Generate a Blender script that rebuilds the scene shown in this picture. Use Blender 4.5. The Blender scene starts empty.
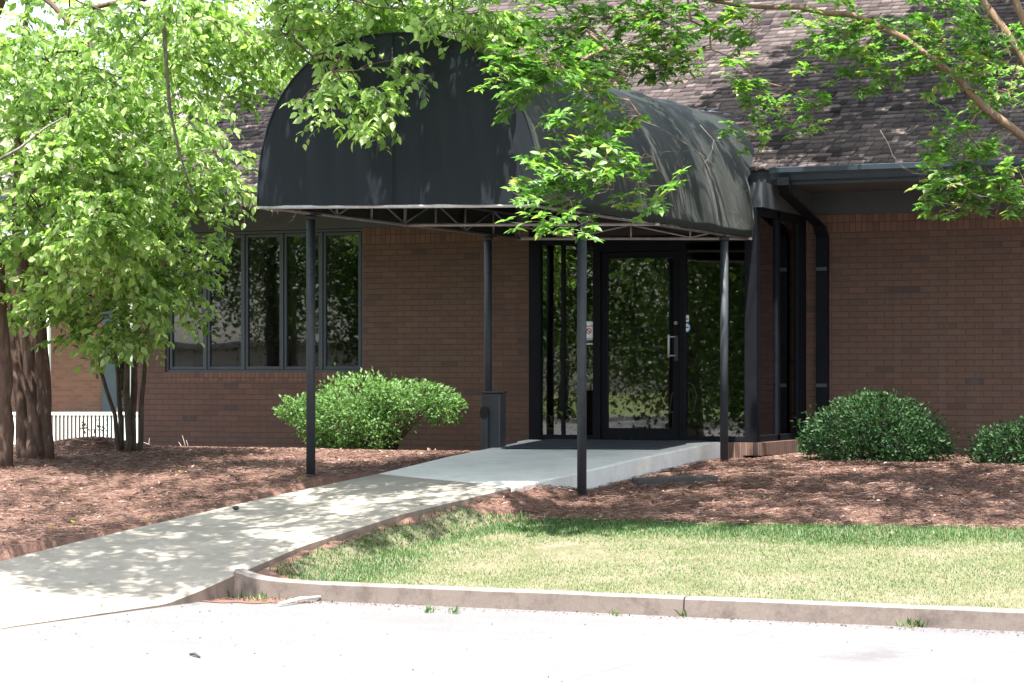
import bpy, math, random
import numpy as np
from mathutils import Vector, Matrix
rad = math.radians
scene = bpy.context.scene
COL = scene.collection

# ------------------------------------------------------------------ camera
YAW = rad(24.55)
FPX = 2450.0
cam_d = bpy.data.cameras.new('camera'); cam = bpy.data.objects.new('camera', cam_d); COL.objects.link(cam)
cam.location = (10.119, -25.611, 0.74)
cam.rotation_euler = (rad(90), 0, YAW)
cam_d.sensor_width = 36; cam_d.lens = 36 * FPX / 1024
cam_d.shift_y = (375 - 341.5) / 1024
cam_d.clip_start = 0.1; cam_d.clip_end = 1000
scene.camera = cam

# ------------------------------------------------------------------ light
SUN_EL, SUN_AZ = rad(71), rad(163)        # azimuth clockwise from +Y
world = bpy.data.worlds.new('World'); scene.world = world; world.use_nodes = True
wn = world.node_tree; bg = wn.nodes['Background']
sky = wn.nodes.new('ShaderNodeTexSky'); sky.sky_type = 'NISHITA'; sky.sun_disc = False
sky.sun_elevation = SUN_EL; sky.sun_rotation = SUN_AZ; sky.air_density = 1.0; sky.dust_density = 2.5
hs = wn.nodes.new('ShaderNodeHueSaturation'); hs.inputs['Saturation'].default_value = .6
wn.links.new(sky.outputs[0], hs.inputs['Color']); wn.links.new(hs.outputs[0], bg.inputs[0]); bg.inputs[1].default_value = 0.145
sun_d = bpy.data.lights.new('sun', 'SUN'); sun = bpy.data.objects.new('sun', sun_d); COL.objects.link(sun)
sun_d.energy = 5.0; sun_d.angle = rad(0.53); sun_d.color = (1.0, 0.965, 0.90)
sdir = Vector((math.sin(SUN_AZ) * math.cos(SUN_EL), math.cos(SUN_AZ) * math.cos(SUN_EL), math.sin(SUN_EL)))
sun.rotation_euler = sdir.to_track_quat('Z', 'Y').to_euler(); sun.location = (0, -10, 30)
vs = scene.view_settings; vs.view_transform = 'Standard'; vs.look = 'None'
vs.exposure = 1.88; vs.gamma = 1.0; vs.use_curve_mapping = False
cy = scene.cycles
cy.max_bounces = 10; cy.transparent_max_bounces = 24; cy.use_denoising = True

# ------------------------------------------------------------------ pixel -> point (design aid: surveying the photo)
CF = np.array([-math.sin(YAW), math.cos(YAW), 0]); CR = np.array([math.cos(YAW), math.sin(YAW), 0]); CU = np.array([0, 0, 1.0])
CP = np.array([10.119, -25.611, 0.74])
def at(px, py, ax, v):
    d = CF + CR * (px - 512) / FPX + CU * (375 - py) / FPX
    i = 'XYZ'.index(ax); return CP + d * (v - CP[i]) / d[i]
def atd(px, py, zc):
    return CP + (CF + CR * (px - 512) / FPX + CU * (375 - py) / FPX) * zc

# ------------------------------------------------------------------ materials
class NT:
    def __init__(s, name):
        s.m = bpy.data.materials.new(name); s.m.use_nodes = True
        s.t = s.m.node_tree; s.t.nodes.clear()
        s.out = s.n('ShaderNodeOutputMaterial')
    def n(s, typ, **kw):
        nd = s.t.nodes.new(typ)
        for k, v in kw.items(): setattr(nd, k, v)
        return nd
    def l(s, a, b): s.t.links.new(a, b)
    def val(s, sock, v): 
        if hasattr(v, 'node'): s.l(v, sock)
        else: sock.default_value = v
    def noise(s, vec, scale, detail=4, rough=.6, dist=0):
        nd = s.n('ShaderNodeTexNoise'); nd.inputs['Scale'].default_value = scale; nd.inputs['Detail'].default_value = detail
        nd.inputs['Roughness'].default_value = rough; nd.inputs['Distortion'].default_value = dist
        if vec is not None: s.l(vec, nd.inputs['Vector'])
        return nd.outputs['Fac']
    def ramp(s, fac, stops):
        nd = s.n('ShaderNodeValToRGB'); e = nd.color_ramp.elements
        while len(e) < len(stops): e.new(.5)
        for i, (p, c) in enumerate(stops):
            e[i].position = p; e[i].color = (*c, 1) if len(c) == 3 else c
        s.l(fac, nd.inputs[0]); return nd.outputs[0]
    def mix(s, fac, a, b, mode='MIX'):
        nd = s.n('ShaderNodeMix', data_type='RGBA', blend_type=mode)
        s.val(nd.inputs[0], fac)
        for sk, v in ((nd.inputs[6], a), (nd.inputs[7], b)):
            s.val(sk, (*v, 1) if isinstance(v, tuple) and len(v) == 3 else v)
        return nd.outputs[2]
    def math(s, op, a, b=0.0, clamp=False):
        nd = s.n('ShaderNodeMath', operation=op, use_clamp=clamp); s.val(nd.inputs[0], a); s.val(nd.inputs[1], b); return nd.outputs[0]
    def pos(s): return s.n('ShaderNodeNewGeometry').outputs['Position']
    def obj(s): return s.n('ShaderNodeTexCoord').outputs['Object']
    def mapv(s, vec, scale=(1, 1, 1), rot=(0, 0, 0)):
        nd = s.n('ShaderNodeMapping'); nd.inputs['Scale'].default_value = scale; nd.inputs['Rotation'].default_value = rot
        s.l(vec, nd.inputs[0]); return nd.outputs[0]
    def attr(s, name, out='Fac'):
        return s.n('ShaderNodeAttribute', attribute_name=name).outputs[out]
    def bsdf(s, color, rough=.6, metal=0.0, spec=.5, bump=None, bstr=.3, bdist=.01, **kw):
        p = s.n('ShaderNodeBsdfPrincipled')
        s.val(p.inputs['Base Color'], (*color, 1) if isinstance(color, tuple) and len(color) == 3 else color)
        s.val(p.inputs['Roughness'], rough); p.inputs['Metallic'].default_value = metal
        p.inputs['Specular IOR Level'].default_value = spec
        for k, v in kw.items(): s.val(p.inputs[k.replace('_', ' ')], v)
        if bump is not None:
            b = s.n('ShaderNodeBump'); b.inputs['Strength'].default_value = bstr; b.inputs['Distance'].default_value = bdist
            s.l(bump, b.inputs['Height']); s.l(b.outputs[0], p.inputs['Normal'])
        return p.outputs[0]
    def done(s, sh): s.l(sh, s.out.inputs[0]); return s.m

def simple(name, color, rough=.5, var=.15, scale=6, metal=0, spec=.5, bump=.0, bscale=60):
    t = NT(name); o = t.obj(); nz = t.noise(o, scale, 5)
    a = tuple(x * (1 - var) for x in color); b = tuple(min(1, x * (1 + var)) for x in color)
    c = t.ramp(nz, [(.3, a), (.7, b)])
    bp = t.noise(o, bscale, 4) if bump else None
    return t.done(t.bsdf(c, rough, metal, spec, bump=bp, bstr=bump))

def brick_mat(name, axis='X', soldier=False, c1=(.114, .066, .053), c2=(.100, .058, .047), mortar=(.076, .051, .043), bw=.21, rh=.0703):
    t = NT(name); p = t.pos()
    sp = t.n('ShaderNodeSeparateXYZ'); t.l(p, sp.inputs[0])
    cb = t.n('ShaderNodeCombineXYZ'); h = sp.outputs[axis]; z = t.math('ADD', sp.outputs['Z'], .49)
    if soldier: t.l(z, cb.inputs[0]); t.l(h, cb.inputs[1])
    else: t.l(h, cb.inputs[0]); t.l(z, cb.inputs[1])
    wob = t.n('ShaderNodeTexNoise'); wob.inputs['Scale'].default_value = 9; t.l(p, wob.inputs['Vector'])
    ad = t.n('ShaderNodeVectorMath', operation='MULTIPLY_ADD'); t.l(wob.outputs['Color'], ad.inputs[0]); ad.inputs[1].default_value = (.006, .006, .006); t.l(cb.outputs[0], ad.inputs[2])
    bt = t.n('ShaderNodeTexBrick'); t.l(ad.outputs[0], bt.inputs['Vector'])
    bt.offset = 0.0 if soldier else .5
    bt.inputs['Color1'].default_value = (0, 0, 0, 1); bt.inputs['Color2'].default_value = (1, 1, 1, 1); bt.inputs['Mortar'].default_value = (.5, .5, .5, 1)
    bt.inputs['Scale'].default_value = 1; bt.inputs['Mortar Size'].default_value = .0045; bt.inputs['Mortar Smooth'].default_value = .3
    bt.inputs['Brick Width'].default_value = bw if not soldier else .6; bt.inputs['Row Height'].default_value = rh
    bc = t.ramp(bt.outputs['Color'], [(0, (c2[0] * .62, c2[1] * .8, c2[2] * 1.05)), (.03, (c2[0] * .9, c2[1] * .92, c2[2] * .98)), (.07, c2), (.6, c1), (.95, (c1[0] * 1.07, c1[1] * 1.06, c1[2] * 1.03)), (1, (c1[0] * 1.2, c1[1] * 1.15, c1[2] * 1.08))])
    fine = t.noise(p, 90, 4, .7); big = t.noise(p, 1.1, 4)
    bc = t.mix(.35, bc, t.ramp(fine, [(.3, (.35, .35, .35)), (.7, (.75, .75, .75))]), 'OVERLAY')
    bc = t.mix(t.ramp(big, [(.35, (0, 0, 0)), (.7, (.35, .35, .35))]), bc, (.10, .075, .06))
    zz = t.math('SUBTRACT', t.math('MULTIPLY', t.noise(p, 3.0, 4), .55), t.math('ADD', sp.outputs['Z'], .17))
    bc = t.mix(t.ramp(zz, [(.0, (0, 0, 0)), (.28, (.55, .55, .55))]), bc, (.11, .072, .058))
    stv = t.noise(t.mapv(p, (7, 7, .5)), 1.0, 4, .6); bc = t.mix(t.ramp(stv, [(.56, (0, 0, 0)), (.75, (.3, .3, .3))]), bc, (.15, .12, .105))
    col = t.mix(bt.outputs['Fac'], bc, mortar)
    hgt = t.math('SUBTRACT', t.math('MULTIPLY', fine, .35), bt.outputs['Fac'])
    return t.done(t.bsdf(col, .85, spec=.25, bump=hgt, bstr=.7, bdist=.008))

M = {}
M['brick'] = brick_mat('brick_running_bond')
M['brick_side'] = brick_mat('brick_running_bond_side', 'Y')
M['brick_soldier'] = brick_mat('brick_soldier_course', soldier=True, c1=(.155, .084, .064), c2=(.12, .066, .051))
M['trim'] = simple('slate_blue_trim_paint', (.030, .037, .050), .45, .12, 3)
M['frieze'] = simple('slate_frieze_paint', (.048, .053, .062), .55, .12, 3)
M['soffit'] = simple('soffit_paint', (.075, .078, .085), .6, .1, 3)
M['gutter'] = simple('gutter_paint', (.032, .045, .060), .45, .15, 4)
M['bronze'] = simple('dark_bronze_aluminium', (.006, .007, .010), .65, .2, 5, spec=.12)
M['post'] = simple('dark_post_paint', (.022, .027, .034), .6, .25, 9, bump=.05)
M['tube'] = simple('galvanised_tube', (.42, .41, .42), .45, .2, 12)
M['tube_dark'] = simple('weathered_tube', (.16, .155, .16), .5, .25, 12)
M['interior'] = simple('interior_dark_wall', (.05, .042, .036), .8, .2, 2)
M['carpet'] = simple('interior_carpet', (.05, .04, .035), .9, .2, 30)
M['steel'] = simple('brushed_steel', (.30, .30, .29), .4, .05, 20, metal=.9)
M['blind'] = simple('blind_fabric', (.55, .5, .42), .8, .08, 8)
M['pot'] = simple('pale_clay_pot', (.78, .72, .62), .7, .12, 14)
M['white'] = simple('white_paint', (.78, .77, .75), .5, .05, 5)
M['white_print'] = simple('sticker_white', (.8, .8, .8), .4, .02, 5)
M['red_print'] = simple('sticker_red', (.55, .04, .04), .4, .05, 5)
M['blue_print'] = simple('sticker_blue', (.10, .22, .42), .4, .05, 5)
M['grey_print'] = simple('sticker_grey', (.25, .25, .27), .4, .05, 5)
M['shutter'] = simple('shutter_paint', (.06, .08, .10), .5, .1, 5)
M['black_plastic'] = simple('black_plastic', (.022, .026, .032), .42, .25, 8, bump=.05)
M['black_hole'] = simple('black_opening', (.004, .004, .004), .8, .1, 8)
M['dry_wood'] = simple('dry_stick', (.32, .27, .22), .85, .25, 25)
M['pale_stick'] = simple('pale_stick', (.62, .60, .55), .7, .12, 25)
M['rock'] = simple('grey_rock', (.22, .20, .18), .85, .3, 14, bump=.4)
M['dark_block'] = simple('dark_concrete_block', (.05, .047, .045), .9, .35, 22, bump=.4)
M['tape'] = simple('flashing_tape', (.13, .19, .23), .4, .35, 25)

def glass_mat(name, tint, refl=1.0):
    t = NT(name)
    fr = t.n('ShaderNodeFresnel'); fr.inputs[0].default_value = 1.75
    wob = t.noise(t.pos(), 1.6, 1, .3)
    b = t.n('ShaderNodeBump'); b.inputs['Strength'].default_value = .03; b.inputs['Distance'].default_value = .02; t.l(wob, b.inputs['Height'])
    gl = t.n('ShaderNodeBsdfGlossy'); gl.inputs['Roughness'].default_value = .012; t.l(b.outputs[0], gl.inputs['Normal'])
    gl.inputs['Color'].default_value = (.95, .97, 1, 1)
    tr = t.n('ShaderNodeBsdfTransparent'); tr.inputs[0].default_value = (*tint, 1)
    mx = t.n('ShaderNodeMixShader'); t.l(t.math('MULTIPLY', fr.outputs[0], refl, True), mx.inputs[0]); t.l(tr.outputs[0], mx.inputs[1]); t.l(gl.outputs[0], mx.inputs[2])
    return t.done(mx.outputs[0])
M['glass'] = glass_mat('window_glass', (.5, .5, .47), 1.3)
M['door_glass'] = glass_mat('tinted_door_glass', (.62, .60, .55), 1.6)

def canvas(name, c, sheen=.25):
    t = NT(name); p = t.obj()
    w1 = t.noise(t.mapv(p, (1, 1, .25)), 3.2, 5); w2 = t.noise(p, 220, 2)
    stain = t.noise(t.mapv(p, (2.5, 2.5, .35)), 2.0, 6, .65)
    cc = t.ramp(stain, [(.3, tuple(x * .8 for x in c)), (.6, c), (.78, tuple(x * 1.45 for x in c))])
    hh = t.math('ADD', w1, t.math('MULTIPLY', w2, .03))
    return t.done(t.bsdf(cc, .6, spec=.25, bump=hh, bstr=.25, bdist=.04, Sheen_Weight=sheen, Sheen_Roughness=.4))
M['canvas'] = canvas('black_canvas', (.008, .012, .017), .06)
M['canvas_side'] = canvas('weathered_green_black_canvas', (.010, .0145, .011), .08)

def concrete(name, c, dirt=(.18, .15, .12), joints=False):
    t = NT(name); p = t.pos()
    a = t.noise(p, 1.4, 6, .65); b = t.noise(p, 60, 4, .7); d = t.noise(p, 5, 6, .7)
    cc = t.ramp(a, [(.3, tuple(x * .82 for x in c)), (.7, tuple(min(1, x * 1.1) for x in c))])
    cc = t.mix(t.ramp(d, [(.48, (0, 0, 0)), (.72, (.7, .7, .7))]), cc, dirt)
    cc = t.mix(.3, cc, t.ramp(b, [(.3, (.3, .3, .3)), (.7, (.7, .7, .7))]), 'OVERLAY')
    return t.done(t.bsdf(cc, .88, spec=.2, bump=b, bstr=.25, bdist=.004))
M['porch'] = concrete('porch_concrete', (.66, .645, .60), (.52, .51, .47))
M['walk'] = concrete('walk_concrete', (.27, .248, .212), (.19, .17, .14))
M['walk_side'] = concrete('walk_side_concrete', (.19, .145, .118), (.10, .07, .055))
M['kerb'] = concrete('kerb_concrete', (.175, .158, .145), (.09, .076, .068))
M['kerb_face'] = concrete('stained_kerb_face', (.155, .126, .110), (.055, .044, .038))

def asphalt():
    t = NT('old_asphalt'); p = t.pos()
    a = t.noise(p, .6, 6, .6); b = t.noise(p, 45, 3, .8); c = t.noise(t.mapv(p, (1, 2.5, 1)), 2.2, 6, .7, 1.0)
    cc = t.ramp(a, [(.3, (.128, .125, .128)), (.7, (.172, .169, .171))])
    cc = t.mix(t.ramp(b, [(.45, (0, 0, 0)), (.7, (.7, .7, .7))]), cc, (.075, .073, .076))
    vo = t.n('ShaderNodeTexVoronoi', feature='DISTANCE_TO_EDGE'); vo.inputs['Scale'].default_value = .55
    wv = t.n('ShaderNodeVectorMath', operation='MULTIPLY_ADD'); ns = t.n('ShaderNodeTexNoise'); ns.inputs['Scale'].default_value = 2.0; t.l(p, ns.inputs['Vector'])
    t.l(ns.outputs['Color'], wv.inputs[0]); wv.inputs[1].default_value = (.8, .8, .8); t.l(p, wv.inputs[2]); t.l(wv.outputs[0], vo.inputs['Vector'])
    crack = t.ramp(vo.outputs['Distance'], [(0, (.5, .5, .5)), (.012, (0, 0, 0))])
    cc = t.mix(t.mix(.6, (0, 0, 0), crack), cc, (.11, .10, .10))
    cc = t.mix(t.ramp(c, [(.58, (0, 0, 0)), (.72, (.45, .45, .45))]), cc, (.125, .105, .10))
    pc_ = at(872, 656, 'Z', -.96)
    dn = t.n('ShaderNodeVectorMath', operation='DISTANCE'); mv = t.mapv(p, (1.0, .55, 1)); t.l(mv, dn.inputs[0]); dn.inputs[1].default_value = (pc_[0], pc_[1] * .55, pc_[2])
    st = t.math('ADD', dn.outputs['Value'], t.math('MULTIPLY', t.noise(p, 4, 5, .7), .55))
    cc = t.mix(t.ramp(st, [(.36, (.55, .55, .55)), (.62, (0, 0, 0))]), cc, (.07, .066, .072))  # dark ragged oval: a tree shadow painted into the asphalt colour
    cc = t.mix(t.ramp(t.noise(t.mapv(p, (.5, 1.6, 1)), 1.3, 6, .7), [(.52, (0, 0, 0)), (.68, (.55, .55, .55))]), cc, (.115, .108, .115))
    return t.done(t.bsdf(cc, .9, spec=.2, bump=b, bstr=.5, bdist=.006))
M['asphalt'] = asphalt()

def paint(name, c):
    t = NT(name); p = t.pos(); n = t.noise(p, 22, 5, .8)
    cc = t.ramp(n, [(.40, (.165, .165, .165)), (.62, c)])
    return t.done(t.bsdf(cc, .8, spec=.2))
M['line'] = paint('faded_teal_line_paint', (.130, .182, .190))

def soil():
    t = NT('bark_and_pine_straw'); p = t.pos()
    a = t.noise(p, 1.2, 5, .6)
    f1 = t.noise(t.mapv(p, (130, 20, 60), (0, 0, .5)), 1, 3, .7, .6)
    f2 = t.noise(t.mapv(p, (20, 130, 60), (0, 0, .3)), 1, 3, .7, .6)
    f = t.math('MAXIMUM', f1, f2)
    cc = t.ramp(f, [(.34, (.070, .038, .029)), (.50, (.125, .070, .054)), (.66, (.185, .112, .090)), (.8, (.28, .20, .17))])
    cc = t.mix(t.ramp(a, [(.4, (0, 0, 0)), (.7, (.45, .45, .45))]), cc, (.17, .11, .09))
    return t.done(t.bsdf(cc, .95, spec=.1, bump=f, bstr=.5, bdist=.010))
M['soil'] = soil()
def lawn_base():
    t = NT('lawn_soil'); p = t.pos(); a = t.noise(p, 2.2, 6, .7); b = t.noise(p, 50, 4)
    cc = t.ramp(a, [(.35, (.10, .105, .055)), (.6, (.165, .145, .10)), (.75, (.22, .18, .14))])
    cc = t.mix(.4, cc, t.ramp(b, [(.3, (.2, .2, .2)), (.7, (.8, .8, .8))]), 'OVERLAY')
    return t.done(t.bsdf(cc, .95, spec=.1, bump=b, bstr=.8, bdist=.02))
M['lawn_base'] = lawn_base()
M['far_grass'] = simple('far_grass', (.10, .13, .045), .95, .4, 1.5)

def needle_mat():
    t = NT('pine_needles'); a = t.attr('tint')
    cc = t.ramp(a, [(0, (.065, .036, .027)), (.45, (.150, .086, .065)), (.8, (.235, .150, .12)), (1, (.38, .29, .245))])
    return t.done(t.bsdf(cc, .7, spec=.25))
M['needle'] = needle_mat()
def leaf_mat(name, stops, trans=.45, rough=.42, spec=.5, tcol=(1.15, 1.45, .65)):
    t = NT(name); a = t.attr('tint')
    cc = t.ramp(a, stops)
    nz = t.noise(t.pos(), 12, 2)
    cc = t.mix(.25, cc, t.ramp(nz, [(.3, (.3, .3, .3)), (.7, (.7, .7, .7))]), 'OVERLAY')
    d = t.bsdf(cc, rough, spec=spec)
    tl = t.n('ShaderNodeBsdfTranslucent'); t.l(t.mix(1.0, cc, tcol, 'MULTIPLY'), tl.inputs[0])
    mx = t.n('ShaderNodeMixShader'); mx.inputs[0].default_value = trans
    t.l(d, mx.inputs[1]); t.l(tl.outputs[0], mx.inputs[2])
    return t.done(mx.outputs[0])
M['leaf_birch'] = leaf_mat('fresh_green_leaves', [(0, (.10, .18, .04)), (.5, (.25, .36, .095)), (1, (.45, .56, .26))], .55, .38)
M['leaf_myrtle'] = leaf_mat('glossy_green_leaves', [(0, (.06, .14, .028)), (.6, (.145, .28, .065)), (.93, (.25, .39, .12)), (1, (.33, .33, .10))], .5, .4)
M['leaf_far'] = leaf_mat('mid_green_leaves', [(0, (.03, .06, .012)), (.5, (.06, .11, .02)), (1, (.12, .17, .035))], .4)
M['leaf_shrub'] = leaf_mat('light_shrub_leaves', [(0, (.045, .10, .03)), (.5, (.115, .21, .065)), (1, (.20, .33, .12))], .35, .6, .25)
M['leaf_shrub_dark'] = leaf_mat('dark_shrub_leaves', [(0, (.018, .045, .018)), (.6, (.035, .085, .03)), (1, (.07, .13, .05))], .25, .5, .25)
M['leaf_yellow'] = leaf_mat('fallen_yellow_leaves', [(0, (.40, .33, .04)), (.6, (.5, .42, .06)), (1, (.30, .26, .08))], .3)
M['blade'] = leaf_mat('grass_blades', [(0, (.035, .10, .02)), (.35, (.075, .145, .035)), (.7, (.20, .225, .115)), (1, (.30, .275, .19))], .35, .5)

def bark(name, c, c2, vs_=4.0):
    t = NT(name); p = t.pos()
    a = t.noise(t.mapv(p, (1, 1, .18)), 26, 5, .7, .5); b = t.noise(p, 4, 4)
    cc = t.ramp(a, [(.35, c), (.6, tuple((x + y) / 2 for x, y in zip(c, c2))), (.75, c2)])
    cc = t.mix(t.ramp(b, [(.4, (0, 0, 0)), (.7, (.5, .5, .5))]), cc, tuple(x * .6 for x in c))
    return t.done(t.bsdf(cc, .9, spec=.2, bump=a, bstr=.9, bdist=.02))
M['bark_birch'] = bark('peeling_brown_bark', (.07, .042, .032), (.20, .14, .11))
M['bark_grey'] = bark('grey_brown_bark', (.055, .042, .033), (.17, .135, .105))
M['lichen'] = bark('pale_lichened_bark', (.10, .085, .07), (.42, .40, .36))
M['bark_myrtle'] = bark('smooth_tan_bark', (.16, .10, .06), (.34, .25, .18))
M['twig'] = simple('grey_twig', (.13, .11, .095), .85, .3, 20)

def shingle():
    t = NT('architectural_shingles'); a = t.attr('tint'); p = t.pos()
    cc = t.ramp(a, [(0, (.014, .012, .013)), (.5, (.074, .057, .056)), (1, (.175, .140, .130))])
    n = t.noise(p, 140, 3, .8); b = t.noise(p, 1.0, 5)
    cc = t.mix(.5, cc, t.ramp(n, [(.3, (.2, .2, .2)), (.7, (.8, .8, .8))]), 'OVERLAY')
    cc = t.mix(t.ramp(b, [(.4, (0, 0, 0)), (.75, (.4, .4, .4))]), cc, (.15, .125, .115))
    return t.done(t.bsdf(cc, .92, spec=.2, bump=n, bstr=.8, bdist=.008))
M['shingle'] = shingle()
def mat_weave():
    t = NT('rubber_mat'); p = t.obj(); w = t.noise(p, 150, 2)
    return t.done(t.bsdf(t.ramp(w, [(.3, (.022, .026, .034)), (.7, (.05, .056, .066))]), .85, spec=.2, bump=w, bstr=.5))
M['mat'] = mat_weave()

# ------------------------------------------------------------------ object helpers
ORG = {}                                   # object -> world origin used when its mesh was written
def tag(o, label=None, cat=None, group=None, kind=None):
    if label: o['label'] = label
    if cat: o['category'] = cat
    if group: o['group'] = group
    if kind: o['kind'] = kind
    return o
def thing(name, label, cat, loc=(0, 0, 0), rotz=0, group=None):
    o = bpy.data.objects.new(name, None); COL.objects.link(o); o.location = loc; o.rotation_euler = (0, 0, rotz)
    o.empty_display_size = .2
    ORG[o] = np.array(loc, float) if rotz == 0 else np.zeros(3)
    return tag(o, label, cat, group)
class B:
    """mesh collector in world coordinates"""
    def __init__(s): s.v = []; s.f = []; s.m = []; s.n = 0; s.smooth = []
    def add(s, v, f, m=0, sm=False):
        v = np.asarray(v, float).reshape(-1, 3); s.v.append(v)
        s.f += [tuple(i + s.n for i in q) for q in f]; s.m += [m] * len(f); s.smooth += [sm] * len(f); s.n += len(v); return s
    def box(s, x0, x1, y0, y1, z0, z1, m=0):
        v = [(x, y, z) for x in (x0, x1) for y in (y0, y1) for z in (z0, z1)]
        return s.add(v, [(0, 1, 3, 2), (4, 6, 7, 5), (0, 4, 5, 1), (2, 3, 7, 6), (0, 2, 6, 4), (1, 5, 7, 3)], m)
    def tube(s, pts, r, sides=8, m=0, caps=True, sm=True):
        pts = [np.array(p, float) for p in pts]; n = len(pts)
        rs = r if hasattr(r, '__len__') else [r] * n
        vs_, ref = [], None
        for i in range(n):
            d = pts[min(i + 1, n - 1)] - pts[max(i - 1, 0)]; d /= (np.linalg.norm(d) + 1e-9)
            if ref is None:
                ref = np.array([1, 0, 0.]) if abs(d[0]) < .9 else np.array([0, 1, 0.])
            u = ref - d * (ref @ d); u /= (np.linalg.norm(u) + 1e-9); ref = u; w = np.cross(d, u)
            for k in range(sides):
                a = 2 * math.pi * (k + .5) / sides; vs_.append(pts[i] + rs[i] * (math.cos(a) * u + math.sin(a) * w))
        f = [(i * sides + k, i * sides + (k + 1) % sides, (i + 1) * sides + (k + 1) % sides, (i + 1) * sides + k) for i in range(n - 1) for k in range(sides)]
        s.add(vs_, f, m, sm)
        if caps:
            b0 = s.n - n * sides
            s.f += [tuple(b0 + k for k in reversed(range(sides))), tuple(b0 + (n - 1) * sides + k for k in range(sides))]; s.m += [m, m]; s.smooth += [False, False]
        return s
    def grid(s, P, m=0, sm=True, flip=False):
        P = np.asarray(P, float); a, b = P.shape[:2]
        f = [(i * b + j, i * b + j + 1, (i + 1) * b + j + 1, (i + 1) * b + j) for i in range(a - 1) for j in range(b - 1)]
        if flip: f = [q[::-1] for q in f]
        return s.add(P.reshape(-1, 3), f, m, sm)
    def lathe(s, prof, c, sides=20, m=0):
        P = [[(c[0] + r * math.cos(2 * math.pi * k / sides), c[1] + r * math.sin(2 * math.pi * k / sides), c[2] + z) for k in range(sides + 1)] for r, z in prof]
        return s.grid(P, m, True)
    def build(s, name, mats, parent=None, bevel=0, solid=0):
        if not isinstance(mats, (list, tuple)): mats = [mats]
        off = ORG.get(parent, np.zeros(3)) if parent is not None else np.zeros(3)
        me = bpy.data.meshes.new(name); V = np.concatenate(s.v) - off
        me.from_pydata(V.tolist(), [], s.f)
        for mt in mats: me.materials.append(mt)
        me.polygons.foreach_set('material_index', s.m); me.polygons.foreach_set('use_smooth', s.smooth); me.update()
        o = bpy.data.objects.new(name, me); COL.objects.link(o)
        if parent is not None: o.parent = parent
        ORG[o] = off
        if bevel:
            md = o.modifiers.new('bevel', 'BEVEL'); md.width = bevel; md.segments = 2; md.limit_method = 'ANGLE'; md.angle_limit = rad(50)
        if solid:
            md = o.modifiers.new('solid', 'SOLIDIFY'); md.thickness = solid
        return o
def tri_obj(name, V, T, tint, mats, parent=None, midx=None, smooth=False):
    off = ORG.get(parent, np.zeros(3)) if parent is not None else np.zeros(3)
    me = bpy.data.meshes.new(name); V = (np.asarray(V) - off).astype(np.float32); T = np.asarray(T, np.int32)
    me.vertices.add(len(V)); me.vertices.foreach_set('co', V.ravel())
    me.loops.add(T.size); me.loops.foreach_set('vertex_index', T.ravel())
    me.polygons.add(len(T)); me.polygons.foreach_set('loop_start', np.arange(0, T.size, 3, dtype=np.int32))
    if not isinstance(mats, (list, tuple)): mats = [mats]
    for mt in mats: me.materials.append(mt)
    if midx is not None: me.polygons.foreach_set('material_index', np.asarray(midx, np.int32))
    me.update(calc_edges=True)
    at_ = me.attributes.new('tint', 'FLOAT', 'POINT'); at_.data.foreach_set('value', np.asarray(tint, np.float32))
    if smooth: me.polygons.foreach_set('use_smooth', np.ones(len(T), bool))
    me.validate()
    o = bpy.data.objects.new(name, me); COL.objects.link(o)
    if parent is not None: o.parent = parent
    ORG[o] = off
    return o

# ------------------------------------------------------------------ terrain
WR = np.array([(1.02, 1.0, 0), (1.02, -.45, 0), (1.02, -2.58, -.098), (1.02, -4.4, -.2), (.92, -5.5, -.27), (.63, -7.1, -.43), (.43, -8.45, -.62), (.40, -9.25, -.75), (.36, -9.9, -.87), (.33, -10.3, -.93), (.2, -12, -.94), (.2, -13, -.955)])
WL = np.array([(-1.37, 1.0, 0), (-1.2, -.45, 0), (-1.12, -2.58, -.11), (-1.08, -4.2, -.225), (-1.3, -5.2, -.33), (-1.34, -6.28, -.41), (-1.28, -8.1, -.53), (-1.4, -9.1, -.63), (-1.55, -10.45, -.78), (-1.75, -12, -.94), (-1.9, -13, -.955)])
def wr(y, k): return np.interp(-np.asarray(y), -WR[:, 1], WR[:, k])
def wl(y, k): return np.interp(-np.asarray(y), -WL[:, 1], WL[:, k])
LOT_Z, KERB_Y = -.96, -9.45
def hnoise(x, y, sc, seed):
    r = np.random.RandomState(seed); out = 0
    for k in range(6):
        a = r.uniform(0, 6.28); f = sc * r.uniform(.6, 1.8); ph = r.uniform(0, 6.28)
        out = out + np.sin(f * (x * math.cos(a) + y * math.sin(a)) + ph + 1.3 * np.sin(f * .6 * (y * math.cos(a) - x * math.sin(a)) + ph * 2))
    return out / 6
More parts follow.
